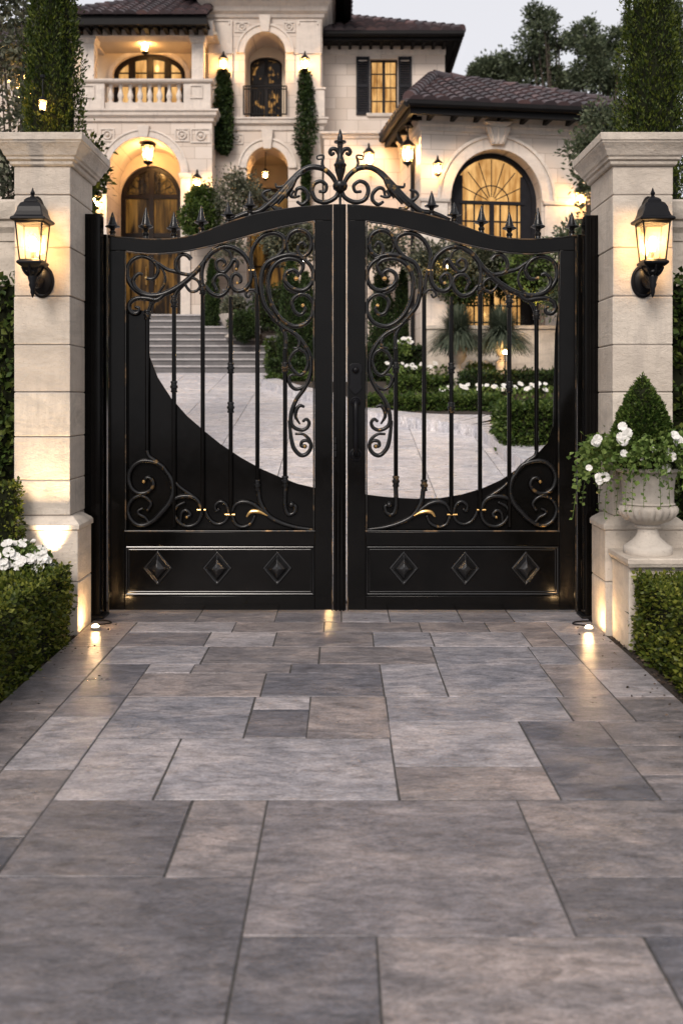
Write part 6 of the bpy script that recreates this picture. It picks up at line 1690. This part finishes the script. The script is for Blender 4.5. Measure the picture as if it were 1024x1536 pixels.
limb_tree('leafy_tree', 'small bushy shrub peeping over the cap of the petunia pillar', 'shrub', (X(128, 14.0), Yd(14.0), tz(Yd(14.0))), 4.3, 0.04, [(0, 0, 4.1, 0.28), (0.12, 0, 3.8, 0.3), (-0.1, 0, 3.4, 0.35)], 'cypress_leaf', 2600, (0.06, 0.10), 0.7, seedv=9)
# woodland trees on the hill beyond the wing
for i, (pxb, D, lab, cl) in enumerate((
    (838, 46, 'tall open crowned tree on the hill, its top standing clear above the others', ((812, 38, 22), (800, 32, 20), (826, 58, 22), (790, 66, 26), (840, 62, 16), (775, 88, 24), (805, 88, 30), (790, 118, 34), (830, 108, 26), (850, 130, 30), (818, 22, 12), (835, 24, 8))),
    (905, 44, 'broad dark tree on the hill beside the tall cypress', ((872, 44, 18), (862, 60, 20), (890, 58, 26), (905, 70, 26), (880, 84, 28), (915, 96, 30), (895, 118, 34), (928, 60, 24), (864, 108, 22), (930, 120, 30))),
    (742, 48, 'low grey green tree on the hill nearest the main roof', ((722, 98, 16), (740, 104, 20), (712, 110, 12), (755, 96, 14), (762, 112, 20))),
    (1010, 50, 'thin tree on the hill showing past the far side of the tall cypress', ((1008, 30, 26), (1020, 60, 28), (1000, 80, 26), (1018, 110, 30), (940, 34, 12), (935, 50, 12))))):
    y = Yd(D); zb = 3.72 + max(0, y - 40) * 0.05
    b = Vector((X(pxb, D), y, zb))
    cl2 = [(X(a, D) - b.x, random.uniform(-0.6, 0.6), Z(c, D) - b.z, r * D / F) for a, c, r in cl]
    limb_tree('woodland_tree', lab, 'tree', tuple(b), max(c[2] + c[3] for c in cl2), 0.30, cl2, 'tree_leaf', 9500, (0.12, 0.22), 0.62, seedv=20 + i, group='trees on the hill behind the villa')
# climbing vines on the tower pilasters
def vine(label, prof, D, n, thin=None):
    """prof: (row, left px, right px) of the leafy column."""
    rows = np.array([p[0] for p in prof]); a = np.array([p[1] for p in prof]); b = np.array([p[2] for p in prof])
    t = RNG.uniform(rows.min(), rows.max(), n); lo = np.interp(t, rows, a); hi = np.interp(t, rows, b)
    px = lo + (hi - lo) * RNG.beta(1.4, 1.4, n); wd = (hi - lo) * D / F
    y = Yd(D) - RNG.random(n) * wd * 0.45
    P = np.stack([X(px, D), y, Z(t, D)], 1)
    root = thing('climbing_vine', label, 'vine', (float(X(a.mean(), D)), Yd(D), float(Z(rows.max(), D))), 'vines climbing the tower')
    leaf_mesh('foliage', leaf_arrays(P, rand_dirs(n, (0, -0.6, -0.3), 0.6), RNG.uniform(0.05, 0.11, n), 0.65, 0.12), [M['dark_leaf']], root)
    pts = [(float(X((q[1] + q[2]) / 2, D)), Yd(D) + 0.02, float(Z(q[0], D))) for q in prof]
    MB().tube(crom(pts, 3), 0.03, 6, up=(0, 1, 0)).build('stem', M['bark'], root)
vine('leafy vine column under the lantern nearer the balcony', [(104, 330, 338), (114, 326, 346), (140, 324, 349), (175, 320, 351), (205, 318, 352), (222, 322, 350), (231, 334, 342)], TD - 0.12, 4600)
vine('leafy vine column under the lantern nearer the shuttered window, trailing a thin tail', [(106, 452, 461), (116, 448, 467), (140, 446, 472), (180, 444, 475), (210, 440, 475), (226, 444, 470), (236, 452, 466), (300, 453, 464), (345, 455, 466)], TD - 0.12, 5200)

# ================================================================== GRASS URNS, GARDEN WALL, FLOWERS
gw = thing('retaining_wall', 'low stone retaining wall behind the two grass urns', 'wall', (3.5, Yd(20.4), 2.0))
m = MB().box(X(640, 20.4), 6.2, Yd(20.4), Yd(20.4) + 0.3, 1.2, Z(494, 20.4)); m.build('wall_body', M['lime'], gw, smooth=0)
m = MB(); ring(m, X(640, 20.4), 6.2, Yd(20.4), Yd(20.4) + 0.3, [(0.0, Z(494, 20.4)), (0.04, Z(493, 20.4)), (0.04, Z(488, 20.4))]); m.build('coping', M['lime'], gw, smooth=0)
def grass_urn(px, D, zfol, zbase, label):
    x, y = X(px, D), Yd(D); z0 = Z(zbase, D)
    root = thing('grass_urn', label, 'planted urn', (x, y, z0), 'urns of fountain grass')
    hgt = Z(zfol, D) - z0
    k = (Z(508, D) - z0) / 0.62
    MB().lathe([(0.15 * k, -0.3), (0.15 * k, 0.03 * k), (0.12 * k, 0.05 * k), (0.06 * k, 0.10 * k), (0.055 * k, 0.16 * k), (0.12 * k, 0.22 * k), (0.17 * k, 0.32 * k), (0.16 * k, 0.36 * k), (0.19 * k, 0.56 * k), (0.22 * k, 0.60 * k), (0.20 * k, 0.62 * k)], (x, y, z0), 24).build('urn', M['urn'], root, smooth=35)
    n = 2600; zc = z0 + 0.62 * k
    a = RNG.uniform(0, 2 * PI, n); el = RNG.uniform(0.12, 1.50, n); L = RNG.uniform(0.48, 0.80, n)
    qs = []
    for s in range(5):
        t0, t1 = s / 5, (s + 1) / 5
        def pt(t):
            hr = (np.cos(el) * 0.9 + 0.10) * L * t * 0.95; hz = np.sin(el) * L * t - (t ** 2.2) * (0.06 + 0.36 * np.cos(el))
            return np.stack([x + hr * np.cos(a), y + hr * np.sin(a), zc + hz], 1)
        p0, p1 = pt(t0), pt(t1)
        w = np.stack([-np.sin(a), np.cos(a), np.zeros(n)], 1) * (0.010 * (1 - t0 * 0.6))[..., None] if False else np.stack([-np.sin(a), np.cos(a), np.zeros(n)], 1) * 0.011 * (1 - t0 * 0.6)
        mid = (p0 + p1) / 2
        qs.append(np.stack([p0 - w, p0 + w, p1 + w * 0.7, p1 - w * 0.7], 1))
    leaf_mesh('fountain_grass', np.concatenate(qs), [M['grass_blade']], root)
    return root
grass_urn(686, 19.2, 430, 560, 'grassy urn standing nearer the cypresses by the retaining wall')
grass_urn(752, 18.9, 430, 545, 'grassy urn standing nearer the gate hinges, lamplit, by the retaining wall')
# small bulb lamps that light the urn and the planting
def garden_lamp(px, py, D, label, e=1.0):
    c = PX(px, py, D)
    root = thing('garden_lamp', label, 'garden lamp', tuple(c), 'garden lamps')
    MB().tube([(c.x, c.y, c.z - 0.5), (c.x, c.y, c.z - 0.03)], 0.012, 6, up=(1, 0, 0)).build('stake', M['black_metal'], root)
    MB().lathe([(0.06, c.z + 0.055), (0.075, c.z + 0.05), (0.02, c.z + 0.10), (0.004, c.z + 0.12)], (c.x, c.y, 0), 12).build('hood', M['black_metal'], root)
    MB().ball(tuple(c), 0.036, 10).build('bulb', M['house_bulb'], root)
garden_lamp(757, 528, 18.45, 'small lamp glowing against the urn nearer the gate hinges')
garden_lamp(668, 400, 20.2, 'small lamp glowing above the grass urns by the wing wall')
garden_lamp(806, 446, 19.6, 'small lamp glowing above the coping of the retaining wall')
garden_lamp(574, 384, 23.5, 'small lamp glowing among the cypresses behind the handled leaf')
garden_lamp(395, 598, 19.9, 'small lamp on the kerb end beside the steps')
def flower_bed(pxa, pxb, py, D, depth, n_b, label, h=0.30):
    y = Yd(D); x0, x1 = X(pxa, D), X(pxb, D); zt_ = Z(py, D)
    root = thing('flower_bed', label, 'flowers', ((x0 + x1) / 2, y + depth / 2, zt_ - h), 'white flower beds in the garden')
    n = n_b * 24
    P = np.stack([RNG.uniform(x0, x1, n), RNG.uniform(y, y + depth, n), zt_ - h * RNG.random(n)], 1)
    leaf_mesh('foliage', leaf_arrays(P, rand_dirs(n, (0, -0.3, 0.7), 0.6), RNG.uniform(0.05, 0.10, n), 0.7, 0.1), [M['trail_leaf']], root)
    qs = []
    for _ in range(n_b):
        c = (random.uniform(x0, x1), random.uniform(y, y + depth), zt_ + random.uniform(-0.03, 0.08))
        flower(qs, c, random.uniform(0.04, 0.07), 5, (random.gauss(0, .3), -0.8, 0.8))
    leaf_mesh('blossoms', np.array(qs), [M['petal']], root)
flower_bed(665, 850, 582, 17.75, 0.7, 30, 'long bed of white flowers between the long low hedge and the hedge behind')
flower_bed(580, 672, 549, 20.0, 0.6, 13, 'small bed of white flowers in front of the dark square hedge')
flower_bed(598, 616, 512, 20.55, 0.2, 14, 'cluster of pale blooms on the dark square hedge')
flower_bed(700, 760, 546, 19.5, 0.4, 22, 'patch of white flowers at the foot of the grass urns')
bush('lamplit_shrub', 'loose yellow green shrub under the wing lanterns, beside the cypress', 'shrub', PX(572, 372, 21.5), 0.55, 2400, 'olive_leaf', (0.06, 0.10), 0.9, thin=0.45)
bush('lamplit_shrub', 'loose yellow green shrub over the retaining wall, below the arched window', 'shrub', PX(800, 405, 19.9), 0.62, 2800, 'trail_leaf', (0.06, 0.10), 0.9, thin=0.45)
bush('lamplit_shrub', 'loose shrub over the retaining wall between the grass urns and the wing', 'shrub', PX(728, 392, 20.3), 0.55, 2200, 'olive_leaf', (0.06, 0.10), 0.8, thin=0.45)
bush('lamplit_shrub', 'loose glowing shrub in front of the tower arch, above the cypresses', 'shrub', PX(438, 362, 23.4), 0.75, 3200, 'olive_leaf', (0.06, 0.11), 0.8, thin=0.45)
garden_lamp(452, 392, 22.5, 'small lamp glowing at the foot of the shrub before the tower arch')
bush('lamplit_shrub', 'dim rounded shrub behind the two grass urns, nearest the cypresses', 'shrub', PX(652, 400, 20.9), 0.62, 3200, 'olive_leaf', (0.06, 0.10), 1.0, thin=0.4)
house_lantern((X(40, 12.6), Yd(12.6), Z(136, 12.6)), 0.55, 'lantern glowing through the olive tree branches', 'hang', 0.5)
house_lantern((X(64, 10.1), Yd(10.1), Z(158, 10.1)), 0.16, 'small lantern hung in the face of the cypress by the olive', 'hang', 0.2)
bush('lamplit_shrub', 'leafy shrub rising between the arched window and the gate hinges', 'shrub', PX(835, 428, 19.9), 0.50, 2400, 'trail_leaf', (0.06, 0.10), 0.9, thin=0.45)
bush('lamplit_shrub', 'low dark shrub over the wall straight behind the nearer cypress urn', 'shrub', PX(692, 425, 20.9), 0.66, 3200, 'dark_leaf', (0.06, 0.10), 0.8, thin=0.4)
bush('lamplit_shrub', 'broad dark shrub under the arched window, above both grass urns', 'shrub', PX(762, 405, 20.95), 0.70, 3600, 'dark_leaf', (0.06, 0.10), 0.85, thin=0.4)
# stone planter on the side of the steps
x, y, z0 = X(350, 24.0), Yd(24.0), Z(506, 24.0)
pl = thing('stone_planter', 'pale stone planter standing on the steps beside the plinth', 'planter', (x, y, z0))
MB().lathe([(0.20, 0), (0.20, 0.05), (0.10, 0.09), (0.09, 0.18), (0.22, 0.26), (0.30, 0.42), (0.33, 0.50), (0.35, 0.54), (0.30, 0.56), (0.02, 0.52)], (x, y, z0), 24).build('bowl', M['urn'], pl, smooth=35)
bush('planter_shrub', 'pale bushy plant growing in the stone planter on the steps', 'plant', (x, y, z0 + 0.72), 0.28, 1500, 'olive_leaf', (0.05, 0.09))
